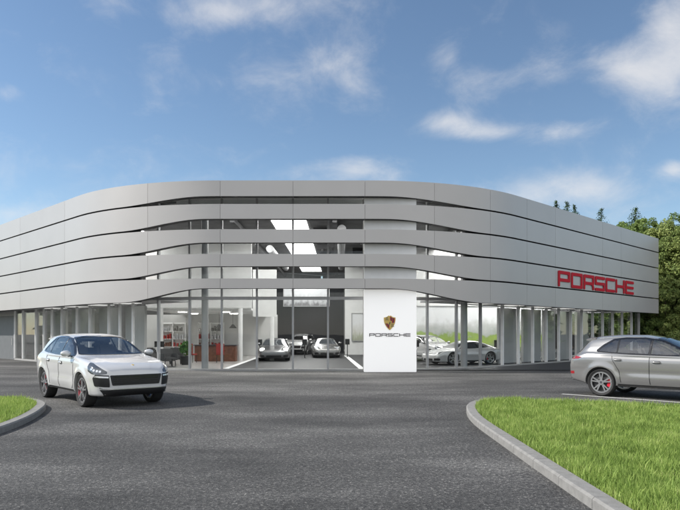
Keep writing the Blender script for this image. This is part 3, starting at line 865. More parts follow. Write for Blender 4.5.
def catmull(P, n):
    out = []
    k = len(P)
    for i in range(k - 1):
        p0 = P[i - 1] if i > 0 else 2 * P[0] - P[1]; p1 = P[i]; p2 = P[i + 1]; p3 = P[i + 2] if i + 2 < k else 2 * P[-1] - P[-2]
        t0 = 0; t1 = max(np.linalg.norm(p1 - p0) ** .5, 1e-3); t2 = t1 + max(np.linalg.norm(p2 - p1) ** .5, 1e-3); t3 = t2 + max(np.linalg.norm(p3 - p2) ** .5, 1e-3)
        for j in range(n):
            t = t1 + (t2 - t1) * j / n
            A1 = (t1 - t) / (t1 - t0) * p0 + (t - t0) / (t1 - t0) * p1; A2 = (t2 - t) / (t2 - t1) * p1 + (t - t1) / (t2 - t1) * p2; A3 = (t3 - t) / (t3 - t2) * p2 + (t - t2) / (t3 - t2) * p3
            B1 = (t2 - t) / (t2 - t0) * A1 + (t - t0) / (t2 - t0) * A2; B2 = (t3 - t) / (t3 - t1) * A2 + (t - t1) / (t3 - t1) * A3
            out.append((t2 - t) / (t2 - t1) * B1 + (t - t1) / (t2 - t1) * B2)
    out.append(P[-1]); return out

def body_mesh(S):
    x0, x1 = S['x'][-1], S['x'][0]
    nx = 130
    t = np.linspace(0, 1, nx); xs = x0 + (x1 - x0) * (.5 - .5 * np.cos(np.pi * t)) * .6 + (x1 - x0) * t * .4
    xs[0] = x0; xs[-1] = x1
    rings = []
    for x in xs:
        g = {k: float(pchip(S['x'], S[k], x)) for k in ('w', 'zb', 'zt', 'zs', 'zg', 'wg', 'wr', 'zr')}
        w, zb, zs = g['w'], g['zb'], g['zs']
        zm = zb + (zs - zb) * .52
        half = [(0, zb), (w * .80, zb), (w * .93, zb + .035), (w - .035, zb + .12), (w - .012, zm - .03), (w, zm + .10 * (zs - zb) * 2 * .5), (w - .008, zs - .09), (w - .035, zs - .025),
                (g['wg'] + (w - g['wg']) * .35, zs + (g['zg'] - zs) * .45), (g['wg'], g['zg']), ((g['wg'] * .55 + g['wr'] * .45) + .014, g['zg'] * .55 + g['zr'] * .45),
                (g['wr'], g['zr']), (g['wr'] * .86, g['zr'] + (g['zt'] - g['zr']) * .48), (g['wr'] * .5, g['zr'] + (g['zt'] - g['zr']) * .88), (0, g['zt'])]
        rings.append(catmull([np.array(p, float) for p in half], 5))
    k = len(rings[0]); v = []
    for x, rg in zip(xs, rings):
        for (y, z) in rg: v.append((x, y, z))
        for (y, z) in rg[-2:0:-1]: v.append((x, -y, z))
    kk = 2 * k - 2; f = []
    for i in range(nx - 1):
        for j in range(kk):
            j2 = (j + 1) % kk
            f.append((i * kk + j, (i + 1) * kk + j, (i + 1) * kk + j2, i * kk + j2))
    f.append(tuple(range(kk))); f.append(tuple(range((nx - 1) * kk, nx * kk))[::-1])
    v = np.array(v)
    # swell of the wings round the wheels
    for sx in (1, -1):
        r = np.hypot(v[:, 0] - sx * S['wb'], v[:, 2] - S['wr_'])
        bump = .028 * np.exp(-((r - S['arch'] - .02) / .075) ** 2) * (v[:, 2] < S['zs'][8] + .02) * (np.abs(v[:, 1]) > .62)
        v[:, 1] += np.sign(v[:, 1]) * bump
    zr_ = .56 + .05 * v[:, 0] * 0
    cr = np.where(v[:, 2] > zr_, np.exp(-((v[:, 2] - zr_) / .085) ** 2), np.exp(-((v[:, 2] - zr_) / .16) ** 2)) * .030
    cr *= np.exp(-(v[:, 0] / .85) ** 6) * (np.abs(v[:, 1]) > .62)
    v[:, 1] += np.sign(v[:, 1]) * cr
    return v, f

def cut_arches(v, f, S):
    me = bpy.data.meshes.new('tmp_body'); me.from_pydata([tuple(p) for p in v], [], f)
    bm = bmesh.new(); bm.from_mesh(me); bmesh.ops.recalc_face_normals(bm, faces=bm.faces); bm.to_mesh(me); bm.free()
    bo = link(bpy.data.objects.new('tmp_body', me))
    cb = MB()
    for sx in (1, -1):
        for sy in (1, -1):
            cb.cyl((sx * S['wb'], .50 if sy > 0 else -1.3, S['wr_'] + .005), S['arch'], .8, 56, axis='y')
    cobj = cb.build('tmp_cut', M['black'])
    md = bo.modifiers.new('b', 'BOOLEAN'); md.operation = 'DIFFERENCE'; md.object = cobj; md.solver = 'EXACT'
    bpy.context.view_layer.update()
    out = bpy.data.meshes.new_from_object(bo.evaluated_get(bpy.context.evaluated_depsgraph_get()))
    bpy.data.objects.remove(bo); bpy.data.objects.remove(cobj)
    bm = bmesh.new(); bm.from_mesh(out)
    lim = min(S['zb']) - .012
    bmesh.ops.delete(bm, geom=[q for q in bm.verts if q.co.z < lim], context='VERTS')
    bm.to_mesh(out); bm.free()
    return out

def in_poly(p, poly):
    c = False
    for i in range(len(poly)):
        a = poly[i]; b = poly[i - 1]
        if (a[1] > p[1]) != (b[1] > p[1]) and p[0] < (b[0] - a[0]) * (p[1] - a[1]) / (b[1] - a[1]) + a[0]: c = not c
    return c

def decal(name, bvh, outline, origin, u, w, d, mat, parent, eps=.004, grid=.05, depth=.015, rnd=0.0, holes=()):
    if rnd: outline = round_poly(outline, rnd)
    # resample
    pts = []
    for i in range(len(outline)):
        a = np.array(outline[i]); b = np.array(outline[(i + 1) % len(outline)]); l = np.linalg.norm(b - a); n = max(1, int(l / grid))
        for k in range(n): pts.append(tuple(a + (b - a) * k / n))
    n0 = len(pts)
    xs = [p[0] for p in pts]; ys = [p[1] for p in pts]
    y = min(ys) + grid / 2
    allp = list(pts)
    while y < max(ys):
        x = min(xs) + grid / 2
        while x < max(xs):
            if in_poly((x, y), pts) and min((x - q[0]) ** 2 + (y - q[1]) ** 2 for q in pts) > (grid * .4) ** 2: allp.append((x, y))
            x += grid
        y += grid
    edg = [(i, (i + 1) % n0) for i in range(n0)]
    for hl_ in holes:
        k0 = len(allp); allp += list(hl_); edg += [(k0 + i, k0 + (i + 1) % len(hl_)) for i in range(len(hl_))]
    res = delaunay_2d_cdt([Vector(p) for p in allp], edg, [list(range(n0))], 1, 1e-6)
    vv, ff = res[0], res[2]
    if holes: ff = [f for f in ff if not any(in_poly((sum(vv[i][0] for i in f) / len(f), sum(vv[i][1] for i in f) / len(f)), hl_) for hl_ in holes)]
    o = Vector(origin); u = Vector(u).normalized(); w = Vector(w).normalized(); d = Vector(d).normalized()
    v3 = []; nn = []
    for p in vv:
        q = o + u * p[0] + w * p[1]
        loc, nor, idx, dist = bvh.ray_cast(q, d)
        if loc is None:
            loc, nor, idx, dist = bvh.find_nearest(q + d * 1.0)
        if nor.dot(d) > 0: nor = -nor
        v3.append(loc); nn.append(nor)
    top = [a + b * eps for a, b in zip(v3, nn)]; bot = [a - b * depth for a, b in zip(v3, nn)]
    cnt = {}
    for f in ff:
        for i in range(len(f)):
            e = (f[i], f[(i + 1) % len(f)]); key = tuple(sorted(e)); cnt.setdefault(key, []).append(e)
    nv = len(top); faces = [tuple(f) for f in ff]
    for k, es in cnt.items():
        if len(es) == 1: a, b = es[0]; faces.append((b, a, a + nv, b + nv))
    ob = mesh_obj(name, top + bot, faces, mat, parent)
    bm = bmesh.new(); bm.from_mesh(ob.data); 
    bmesh.ops.delete(bm, geom=[q for q in bm.verts if not q.link_faces], context='VERTS')
    bmesh.ops.recalc_face_normals(bm, faces=bm.faces); bm.to_mesh(ob.data); bm.free()
    # orient outward
    me = ob.data
    if me.polygons and sum(p.normal.dot(d) * p.area for p in me.polygons if abs(p.normal.dot(d)) > .3) > 0: me.flip_normals()
    me.polygons.foreach_set('use_smooth', [True] * len(me.polygons)); me.set_sharp_from_angle(angle=R(40))
    return ob

def make_wheel(S, sx, sy, parent):
    """axis along y, outside towards sy"""
    r = S['wr_']; tw = S['tyre_w'] / 2
    wh = empty('wheel', (sx * S['wb'], sy * S['track'], r)); wh.parent = parent
    rr = r * .765
    t = MB(); prof = [(rr, -tw * .85), (r - .035, -tw), (r - .008, -tw * .86), (r, -tw * .6), (r, tw * .6), (r - .008, tw * .86), (r - .035, tw), (rr, tw * .85)]
    t.lathe_y(prof, 48, closed=True); t.build('tyre', M['tyre'], wh, True, 50)
    m = MB(); m.lathe_y([(rr, -tw * .8), (rr + .004, tw * .86 * 1.0), (rr - .006, tw * .9), (rr - .022, tw * .84), (rr - .03, tw * .4), (rr - .04, -tw * .8)], 48, closed=True)
    yo = sy
    pts = MB()
    ns = 5
    for i in range(ns):
        a = 2 * math.pi * (i + .25) / ns
        for da in (-.19, .19):
            p0 = np.array((math.cos(a + da * .5), math.sin(a + da * .5))) * .06; p1 = np.array((math.cos(a + da), math.sin(a + da))) * (rr - .012)
            d = (p1 - p0) / np.linalg.norm(p1 - p0); nr = np.array((-d[1], d[0]))
            w0, w1 = .021, .017
            quad = [p0 - nr * w0, p0 + nr * w0, p1 + nr * w1, p1 - nr * w1]
            yf0, yf1 = .80 * tw, .84 * tw
            v = [(q[0], sy * (yf0 if k < 2 else yf1), q[1]) for k, q in enumerate(quad)] + [(q[0] * .98, sy * (yf0 - .05 if k < 2 else yf1 - .04), q[1] * .98) for k, q in enumerate(quad)]
            m.add(v, [(0, 1, 2, 3), (7, 6, 5, 4), (0, 4, 5, 1), (1, 5, 6, 2), (2, 6, 7, 3), (3, 7, 4, 0)])
    m.cyl((0, sy * .62 * tw if sy > 0 else -.86 * tw, 0), .075, .24 * tw, 20, axis='y')
    m.build('rim', M['rim'], wh, True, 30)
    h = MB(); h.cyl((0, (.86 * tw if sy > 0 else -.86 * tw - .006), 0), .032, .006, 16, axis='y'); h.build('hub_cap', M['ink'], wh)
    d = MB(); d.cyl((0, sy * .2 * tw - .012, 0), rr * .80, .024, 36, axis='y'); d.build('brake_disc', M['disc'], wh, True)
    c = MB(); n = 8; a0 = math.pi * (.0 if sx < 0 else 1.0); v = []
    for i in range(n + 1):
        a = a0 - .55 + 1.1 * i / n
        for (q, y) in ((rr * .55, .12), (rr * .84, .12), (rr * .84, .52), (rr * .55, .52)): v.append((q * math.cos(a), sy * y * tw, q * math.sin(a)))
    f = []
    for i in range(n):
        for j in range(4): f.append((i * 4 + j, i * 4 + (j + 1) % 4, (i + 1) * 4 + (j + 1) % 4, (i + 1) * 4 + j))
    f += [(0, 1, 2, 3), (n * 4 + 3, n * 4 + 2, n * 4 + 1, n * 4)]
    c.add(v, f); c.build('brake_caliper', M['caliper'], wh)
    return wh

def line_strip(pts, wd):
    a = [np.array(p, float) for p in pts]; l = []; r = []
    for i, p in enumerate(a):
        q0 = a[max(i - 1, 0)]; q1 = a[min(i + 1, len(a) - 1)]; d = (q1 - q0) / np.linalg.norm(q1 - q0); n = np.array((-d[1], d[0])) * wd / 2
        l.append(tuple(p + n)); r.append(tuple(p - n))
    return l + r[::-1]

WIN = [[(.78, 1.195), (.42, 1.405), (.08, 1.545), (-.10, 1.585), (-.13, 1.585), (-.13, 1.20), (.2, 1.19)],
       [(-.20, 1.60), (-.5, 1.61), (-.85, 1.605), (-1.0, 1.59), (-1.0, 1.222), (-.6, 1.212), (-.20, 1.202)],
       [(-1.04, 1.58), (-1.15, 1.565), (-1.38, 1.42), (-1.53, 1.285), (-1.51, 1.262), (-1.04, 1.225)]]
WSC = [(-.80, 1.21), (-.62, 1.605), (-.3, 1.64), (.3, 1.64), (.62, 1.605), (.80, 1.21), (.4, 1.20), (-.4, 1.20)]
RWN = [(-.70, 1.23), (-.60, 1.50), (.60, 1.50), (.70, 1.23)]
def open_windows(me):
    bm = bmesh.new(); bm.from_mesh(me)
    # finer faces round the glass so that the openings follow the outlines
    cut = [f for f in bm.faces if f.calc_center_median().z > 1.1]
    bmesh.ops.subdivide_edges(bm, edges=list({e for f in cut for e in f.edges}), cuts=2, use_grid_fill=True)
    kill = []
    for f in bm.faces:
        c = f.calc_center_median(); n = f.normal
        if c.z < 1.1: continue
        if abs(c.y) > .5 and abs(n.y) > .35 and any(in_poly((c.x, c.z), w) for w in WIN): kill.append(f)
        elif c.x > -.1 and n.x > .15 and in_poly((c.y, c.z), WSC): kill.append(f)
        elif c.x < -1.7 and n.x < -.2 and in_poly((c.y, c.z), RWN): kill.append(f)
    bmesh.ops.delete(bm, geom=kill, context='FACES'); bm.to_mesh(me); bm.free()
def car_common(S, paint, root):
    v, f = body_mesh(S); me = cut_arches(v, f, S)
    me.materials.clear(); me.materials.append(paint)
    me.polygons.foreach_set('material_index', [0] * len(me.polygons))
    bm = bmesh.new(); bm.from_mesh(me); bvh = BVHTree.FromBMesh(bm); bm.free()
    if S is SUV: open_windows(me)
    me.polygons.foreach_set('use_smooth', [True] * len(me.polygons)); me.set_sharp_from_angle(angle=R(32))
    me.name = 'body'
    bo = link(bpy.data.objects.new('body', me)); bo.parent = root
    for sx in (1, -1):
        for sy in (1, -1):
            make_wheel(S, sx, sy, root)
            # dark liner inside the arch
            lm = MB(); n = 28; vv = []
            for i in range(n + 1):
                a = math.pi * (-.06 + 1.12 * i / n)
                for (q, y) in ((S['arch'] - .004, .49), (S['arch'] - .004, S['track'] + .105), (S['arch'] - .03, S['track'] + .105), (S['arch'] - .03, .49)):
                    vv.append((sx * S['wb'] + q * math.cos(a), sy * y, S['wr_'] + q * math.sin(a)))
            ff = []
            for i in range(n):
                for j in range(4): ff.append((i * 4 + j, i * 4 + (j + 1) % 4, (i + 1) * 4 + (j + 1) % 4, (i + 1) * 4 + j))
            ff += [(0, 1, 2, 3), (n * 4 + 3, n * 4 + 2, n * 4 + 1, n * 4)]
            lm.add(vv, ff); lm.add([(sx * S['wb'] + (S['arch'] - .01) * math.cos(math.pi * i / 20), sy * (.49 + dy), S['wr_'] + (S['arch'] - .01) * math.sin(math.pi * i / 20)) for dy in (0, .012) for i in range(21)],
                   [tuple(range(21)), tuple(range(21, 42))[::-1]]); lm.build('arch_liner', M['black'], root)
    return bvh

def mirror_part(root, x, y, z, sy, paint, k=1.0):
    m = MB(); m.ellipsoid((x, sy * (y + .12), z + .06), (.085 * k, .125 * k, .075 * k), 20, 12)
    o = m.build('mirror', paint, root, True, 60)
    b = MB(); b.box((x, sy * (y + .0), z - .005), (.07, .16, .03), 0, .008); b.build('mirror_foot', M['black'], o)
    g = MB(); g.ellipsoid((x - .07 * k, sy * (y + .12), z + .06), (.02, .105 * k, .058 * k), 16, 8); g.build('mirror_glass', M['autoglass'], o, True)

def make_suv(paint, label, group=None):
    S = SUV; root = empty('parked_car', (0, 0, 0), 0, label, 'car', group)
    bvh = car_common(S, paint, root)
    Z = Vector((0, 0, 1))
    for sy in (1, -1):
        fr = dict(origin=(0, sy * 2, 0), u=(1, 0, 0), w=(0, 0, 1), d=(0, -sy, 0))
        def D(name, ol, mat, parent=root, **kw): return decal(name, bvh, ol, parent=parent, mat=mat, **fr, **kw)
        D('window_trim', [(.86, 1.17), (.80, 1.215), (.42, 1.432), (.05, 1.585), (-.35, 1.64), (-.85, 1.64), (-1.18, 1.60), (-1.42, 1.45), (-1.60, 1.29), (-1.58, 1.235), (-1.2, 1.21), (-.6, 1.18), (.3, 1.165)], M['gloss_black'], eps=.009, grid=.04, rnd=.02, holes=[[tuple(np.array(p) * .985 + np.array((sum(q[0] for q in w) / len(w), sum(q[1] for q in w) / len(w))) * .015) for p in round_poly(w, .02, 2)] for w in WIN])
        for w_ in WIN: D('side_window', w_, M['carglass'], eps=.002, grid=.06, rnd=.02, depth=.004)
        g = M['black']
        D('door_seam', line_strip([(.95, 1.10), (.96, .8), (.92, .5), (.80, .40)], .014), g, eps=.005, grid=.1)
        D('door_seam', line_strip([(-.165, 1.17), (-.165, .7), (-.14, .40)], .014), g, eps=.005, grid=.05)
        D('door_seam', line_strip([(-1.16, 1.20), (-1.12, 1.02), (-.95, .74), (-.90, .42)], .012), g, eps=.005, grid=.05)
        D('sill_trim', [(.98, .33), (.98, .375), (-.98, .375), (-.98, .33)], g, eps=.006, grid=.1)
        for hx in (.02, -.98):
            hmb = MB(); hmb.ellipsoid((hx, sy * .985, .995 if hx > -.5 else 1.03), (.115, .022, .022), 16, 8); hmb.build('door_handle', paint, root, True)
            D('handle_recess', [(hx - .10, (.995 if hx > -.5 else 1.03) - .03), (hx + .10, (.995 if hx > -.5 else 1.03) - .03), (hx + .10, (.995 if hx > -.5 else 1.03) + .03), (hx - .10, (.995 if hx > -.5 else 1.03) + .03)], M['disc'], eps=.003, grid=.06, rnd=.02)
        # head lamp: seen from a front three-quarter direction
        dd = Vector((-.80, -sy * .60, 0)); uu = Vector((-sy * .60 * -1, -.80 * 1, 0))
        uu = Vector((.60 * -1, .80 * sy, 0))      # increases outwards and rearwards
        org = Vector((2.05, sy * .78, 0)) - dd * 2
        def DH(name, ol, mat, parent=root, **kw): return decal(name, bvh, ol, origin=org, u=uu, w=(0, 0, 1), d=dd, mat=mat, parent=parent, **kw)
        hl = DH('headlight', [(-.26, .80), (-.25, .85), (-.06, .945), (.12, 1.03), (.21, 1.045), (.245, .97), (.22, .85), (.12, .80), (-.06, .778)], M['lens'], eps=.006, grid=.04, rnd=.02)
        for (a_, b3) in ((-.10, .85), (-.03, .86), (.05, .875), (.12, .90)):
            DH('lamp_cell', [(a_ - .026, b3 - .022), (a_ + .026, b3 - .022), (a_ + .026, b3 + .022), (a_ - .026, b3 + .022)], M['lamp_white'], parent=hl, eps=.009, grid=.03, rnd=.012)
        mirror_part(root, .70, .93, 1.17, sy, paint)
        # roof rail
        rr_ = MB(); pr = [(x_, float(pchip(S['x'], S['wr'], x_)) * .95, float(pchip(S['x'], S['zr'], x_)) + .040) for x_ in np.linspace(-.1, -1.6, 14)]
        vv = []; ff = []
        for (x_, y_, z_) in pr:
            for (a_, b3) in ((-.012, -.035), (.012, -.035), (.012, -.012), (-.012, -.012)): vv.append((x_, sy * (y_ + a_), z_ + b3))
        for i in range(13):
            for j in range(4): ff.append((i * 4 + j, i * 4 + (j + 1) % 4, (i + 1) * 4 + (j + 1) % 4, (i + 1) * 4 + j))
        ff += [(0, 1, 2, 3), (55, 54, 53, 52)]
        rr_.add(vv, ff); rr_.build('roof_rail', M['chrome'], root, True)
        # tail lamp wrapping the corner, reflector, exhaust
        d2 = Vector((.62, -sy * .78, 0)); u2 = Vector((-.78, -.62 * sy, 0))
        o2 = Vector((-2.20, sy * .86, 0)) - d2 * 2
        decal('tail_light', bvh, [(-.22, 1.085), (-.12, 1.035), (.25, 1.02), (.25, 1.075), (.0, 1.11)], o2, u2, (0, 0, 1), d2, M['tail'], root, eps=.006, grid=.05, rnd=.015)
        decal('reflector', bvh, [(.02, .60), (.20, .60), (.20, .67), (.02, .68)], o2, u2, (0, 0, 1), d2, M['tail'], root, eps=.006, grid=.05, rnd=.01)
        ex = MB(); ex.cyl((-2.42, sy * .55, .44), .05, .14, 20, axis='x'); ex.build('exhaust_pipe', M['chrome'], root, True)
    fx_ = dict(origin=(4, 0, 0), u=(0, 1, 0), w=(0, 0, 1), d=(-1, 0, 0))
    def DF(name, ol, mat, parent=root, **kw): return decal(name, bvh, ol, parent=parent, mat=mat, **fx_, **kw)
    big = lambda w, sx_, sz_: [(p[0] * sx_, 1.40 + (p[1] - 1.40) * sz_) for p in w]
    DF('windscreen_surround', big(WSC, 1.0, 1.04), M['gloss_black'], eps=.010, grid=.04, rnd=.04, holes=[round_poly(big(WSC, .96, .94), .04)])
    DF('windscreen', WSC, M['carglass'], eps=.005, grid=.06, rnd=.04, depth=.004)
    wp = MB()
    gr = DF('grille', [(-.56, .53), (-.615, .765), (.615, .765), (.56, .53)], M['black'], eps=.008, grid=.05, rnd=.03)
    for z_ in (.58, .63, .68, .72): DF('grille_slat', line_strip([(-.53, z_), (0, z_), (.53, z_)], .012), M['gloss_black'], parent=gr, eps=.016, grid=.06)
    for sy in (1, -1):
        dd = Vector((-.88, -sy * .47, 0)); uu = Vector((-.47, .88 * sy, 0)); org = Vector((2.2, sy * .70, 0)) - dd * 2
        it = decal('side_intake', bvh, [(-.15, .50), (-.135, .765), (.17, .785), (.235, .70), (.19, .52)], org, uu, (0, 0, 1), dd, M['black'], root, eps=.008, grid=.05, rnd=.02)
        decal('intake_blade', bvh, line_strip([(-.12, .72), (.0, .728), (.185, .738)], .035), org, uu, (0, 0, 1), dd, M['chrome'], it, eps=.022, grid=.05)
    DF('lower_intake', [(-.70, .285), (-.80, .44), (.80, .44), (.70, .285)], M['black'], eps=.008, grid=.05, rnd=.01)
    DF('front_lip', line_strip([(-.80, .49), (-.74, .455), (0, .455), (.74, .455), (.80, .49)], .030), M['chrome'], eps=.016, grid=.05)
    decal('hood_badge', bvh, shield(.055, .07), (2.82, 0, 1.66), (0, 1, 0), (-.75, 0, .66), (-.66, 0, -.75), M['gold'], root, eps=.004, grid=.04)
    rb = dict(origin=(-4, 0, 0), u=(0, -1, 0), w=(0, 0, 1), d=(1, 0, 0))
    def DR(name, ol, mat, parent=root, **kw): return decal(name, bvh, ol, parent=parent, mat=mat, **rb, **kw)
    big2 = lambda w, sx_, sz_: [(p[0] * sx_, 1.365 + (p[1] - 1.365) * sz_) for p in w]
    DR('rear_window_surround', big2(RWN, 1.05, 1.10), M['gloss_black'], eps=.009, grid=.04, rnd=.04, holes=[round_poly(big2(RWN, .98, .95), .04)])
    DR('rear_window', RWN, M['carglass'], eps=.005, grid=.06, rnd=.04, depth=.004)
    cf = MB(); cf.box((-.55, 0, .50), (3.0, 1.72, .06)); cf.box((.98, 0, .75), (.06, 1.72, .56)); cf.box((-2.0, 0, .86), (.3, 1.5, .7)); cf.build('cabin_floor', M['fabric'], root)
    for sy in (1, -1):
        db = MB(); db.box((-.1, sy * .855, .84), (2.3, .07, .62), 0, .02); db.build('door_lining', M['fabric'], root)
        st = MB(); st.box((-.10, sy * .38, .72), (.56, .54, .20), 0, .06)
        bm_ = MB(); bm_.box((0, 0, .35), (.18, .52, .70), 0, .07); bm_.box((-.02, 0, .82), (.12, .28, .20), 0, .05); bm_.cyl((0, -.07, .66), .012, .12, 8); bm_.cyl((0, .07, .66), .012, .12, 8)
        an = R(-16); st.add([(-.34 + p[0] * math.cos(an) + p[2] * math.sin(an), sy * .38 + p[1], .74 - p[0] * math.sin(an) + p[2] * math.cos(an)) for p in bm_.v], bm_.f)
        st.build('front_seat', M['seat'], root, True)
    rs_ = MB(); rs_.box((-1.05, 0, .74), (.55, 1.40, .2), 0, .06); rs_.box((-1.36, 0, 1.02), (.18, 1.40, .60), 0, .06)
    for y_ in (-.45, .45): rs_.box((-1.40, y_, 1.38), (.10, .26, .16), 0, .04)
    rs_.build('rear_seat', M['seat'], root, True)
    dsh = MB(); dsh.box((.72, 0, 1.02), (.46, 1.60, .24), 0, .07); dsh.box((.52, .38, 1.17), (.2, .40, .09), 0, .03); dsh.build('dashboard', M['black'], root, True)
    swm = MB(); vv = []; ff = []
    for i in range(24):
        a = 2 * math.pi * i / 24
        for k_ in range(6):
            b_ = 2 * math.pi * k_ / 6; q = .18 + .016 * math.cos(b_); vv.append((.36 + .016 * math.sin(b_) - .35 * q * math.sin(a), .38 + q * math.cos(a), 1.10 + q * math.sin(a) * .94))
    for i in range(24):
        for k_ in range(6): ff.append((i * 6 + k_, i * 6 + (k_ + 1) % 6, ((i + 1) % 24) * 6 + (k_ + 1) % 6, ((i + 1) % 24) * 6 + k_))
    swm.add(vv, ff); swm.box((.38, .38, 1.09), (.04, .34, .05), 0, .01); swm.build('steering_wheel', M['black'], root, True)
    im = MB(); im.box((.18, 0, 1.555), (.03, .22, .06), 0, .012); im.build('inner_mirror', M['black'], root)
    DR('light_bar', [(-.72, 1.04), (-.72, 1.075), (.72, 1.075), (.72, 1.04)], M['tail'], eps=.006, grid=.07)
    DR('diffuser', [(-.74, .46), (-.74, .56), (.74, .56), (.74, .46)], M['black'], eps=.008, grid=.07, rnd=.02)
    DR('rear_plate', [(-.26, .70), (-.26, .81), (.26, .81), (.26, .70)], M['disc'], eps=.008, grid=.07)
    sp = MB(); vv = []; ff = []
    for i in range(17):
        y_ = -.66 + 1.32 * i / 16; c_ = 1 - (abs(y_) / .66) ** 3
        zz = 1.575 + .045 * c_
        vv += [(-1.70, y_, zz + .045), (-1.98, y_, zz + .005), (-1.98, y_, zz - .02), (-1.70, y_, zz - .06)]
    for i in range(16):
        for j in range(4): ff.append((i * 4 + j, i * 4 + (j + 1) % 4, (i + 1) * 4 + (j + 1) % 4, (i + 1) * 4 + j))
    ff += [(0, 1, 2, 3), (67, 66, 65, 64)]
    sp.add(vv, ff); sp.build('roof_spoiler', paint, root, True, 40)
    return root

def make_coupe(paint, label, group=None, lit=False):
    S = COUPE; root = empty('sports_car', (0, 0, 0), 0, label, 'car', group)
    bvh = car_common(S, paint, root)
    for sy in (1, -1):
        fr = dict(origin=(0, sy * 2, 0), u=(1, 0, 0), w=(0, 0, 1), d=(0, -sy, 0))
        def D(name, ol, mat, parent=root, **kw): return decal(name, bvh, ol, parent=parent, mat=mat, **fr, **kw)
        D('window_trim', [(.74, .865), (.40, 1.07), (.08, 1.175), (-.35, 1.21), (-.75, 1.165), (-1.12, 1.02), (-1.2, .95), (-.9, .905), (-.2, .875)], M['gloss_black'], eps=.003, grid=.08, rnd=.02)
        D('side_window', [(.64, .89), (.38, 1.04), (.08, 1.14), (-.33, 1.175), (-.38, 1.17), (-.38, .91)], M['autoglass'], eps=.006, grid=.08, rnd=.02)
        D('side_window', [(-.43, 1.165), (-.73, 1.13), (-1.05, .995), (-1.02, .955), (-.8, .93), (-.43, .915)], M['autoglass'], eps=.006, grid=.08, rnd=.02)
        D('door_seam', line_strip([(.70, .80), (.70, .55), (.62, .24)], .012), M['black'], eps=.0015, grid=.1)
        D('door_seam', line_strip([(-.48, .86), (-.55, .5), (-.45, .24)], .012), M['black'], eps=.0015, grid=.1)
        D('sill_trim', [(.80, .19), (.80, .23), (-.80, .23), (-.80, .19)], M['black'], eps=.006, grid=.1)
        hmb = MB(); hmb.ellipsoid((-.36, sy * .898, .70), (.09, .018, .018), 14, 8); hmb.build('door_handle', paint, root, True)
        dd = Vector((-.85, -sy * .2, -.45)); uu = Vector((0, 1, 0)); ww = Vector((-.45, 0, .85))
        org = Vector((1.88, sy * .66, .66)) - dd * 1.5
        el = [(.125 * math.cos(a), .165 * math.sin(a)) for a in np.linspace(0, 2 * math.pi, 24, endpoint=False)]
        decal('headlight', bvh, el, org, uu, ww, dd, M['headlit'] if lit else M['lamp_white'], root, eps=.006, grid=.05)
        mirror_part(root, .55, .84, .90, sy, paint, .9)
        dd = Vector((-.88, -sy * .47, 0)); uu = Vector((-.47, .88 * sy, 0)); org = Vector((2.05, sy * .62, 0)) - dd * 2
        decal('side_intake', bvh, [(-.15, .24), (-.15, .36), (.17, .36), (.20, .30), (.15, .24)], org, uu, (0, 0, 1), dd, M['black'], root, eps=.008, grid=.05, rnd=.02)
    def DF(name, ol, mat, parent=root, **kw): return decal(name, bvh, ol, (4, 0, 0), (0, 1, 0), (0, 0, 1), (-1, 0, 0), mat, parent, **kw)
    DF('windscreen', [(-.70, .90), (-.53, 1.195), (.53, 1.195), (.70, .90)], M['autoglass'], eps=.006, grid=.07, rnd=.04)
    DF('lower_intake', [(-.42, .24), (-.42, .34), (.42, .34), (.42, .24)], M['black'], eps=.008, grid=.05, rnd=.02)
    def DR(name, ol, mat, parent=root, **kw): return decal(name, bvh, ol, (-4, 0, 0), (0, -1, 0), (0, 0, 1), (1, 0, 0), mat, parent, **kw)
    DR('rear_window', [(-.50, .98), (-.48, 1.18), (.48, 1.18), (.50, .98)], M['autoglass'], eps=.006, grid=.07, rnd=.03)
    DR('light_bar', [(-.70, .68), (-.70, .72), (.70, .72), (.70, .68)], M['tail'], eps=.006, grid=.07)
    return root

def recolor(root, old, new):
    for ch in root.children_recursive:
        if ch.type == 'MESH':
            for sl_ in ch.material_slots:
                if sl_.material == old: sl_.link = 'OBJECT'; sl_.material = new
def place(o, x, y, deg, sc=1.0, z=0.0):
    o.location = (x, y, z); o.rotation_euler = (0, 0, R(deg)); o.scale = (sc, sc, sc); return o

suv = make_suv(M['p_white'], 'white sport utility car with black grille, driving forward on the left of the yard')
place(suv, -6.62, 17.30, -49.0, 1.055)
def another(src, label, x, y, deg, sc, z, old, new):
    c = copy_tree(src); tag(c, label)
    recolor(c, old, new)
    return place(c, x, y, deg, sc, z)
another(suv, 'silver sport utility car seen from the side, parked beside the white bay line at right', 9.24, 17.75, -45, 1.03, 0, M['p_white'], M['p_silver'])
another(suv, 'white tall car parked deep in the showroom before the dark wall', -3.4, 54, -100, 1.0, .03, M['p_white'], M['p_white'])
another(suv, 'white tall car parked indoors behind the white sports car at right', 5.75, 40.6, -62, .97, .03, M['p_white'], M['p_white'])
cp = make_coupe(M['p_grey'], 'dark grey sports car with lit headlamps facing out of the showroom front', None, True)
place(cp, -4.35, 42.2, -86, 1.12, .03)
c2 = another(cp, 'silver sports car with unlit lamps facing out near the dark display wall', -1.1, 47.5, -86, 1.1, .03, M['p_grey'], M['p_silver'])
recolor(c2, M['headlit'], M['lamp_white'])
c3 = another(cp, 'white sports car standing beside the glazing right of the white pylon', 7.1, 36.6, 205, 1.05, .03, M['p_grey'], M['p_white'])
recolor(c3, M['headlit'], M['lens'])

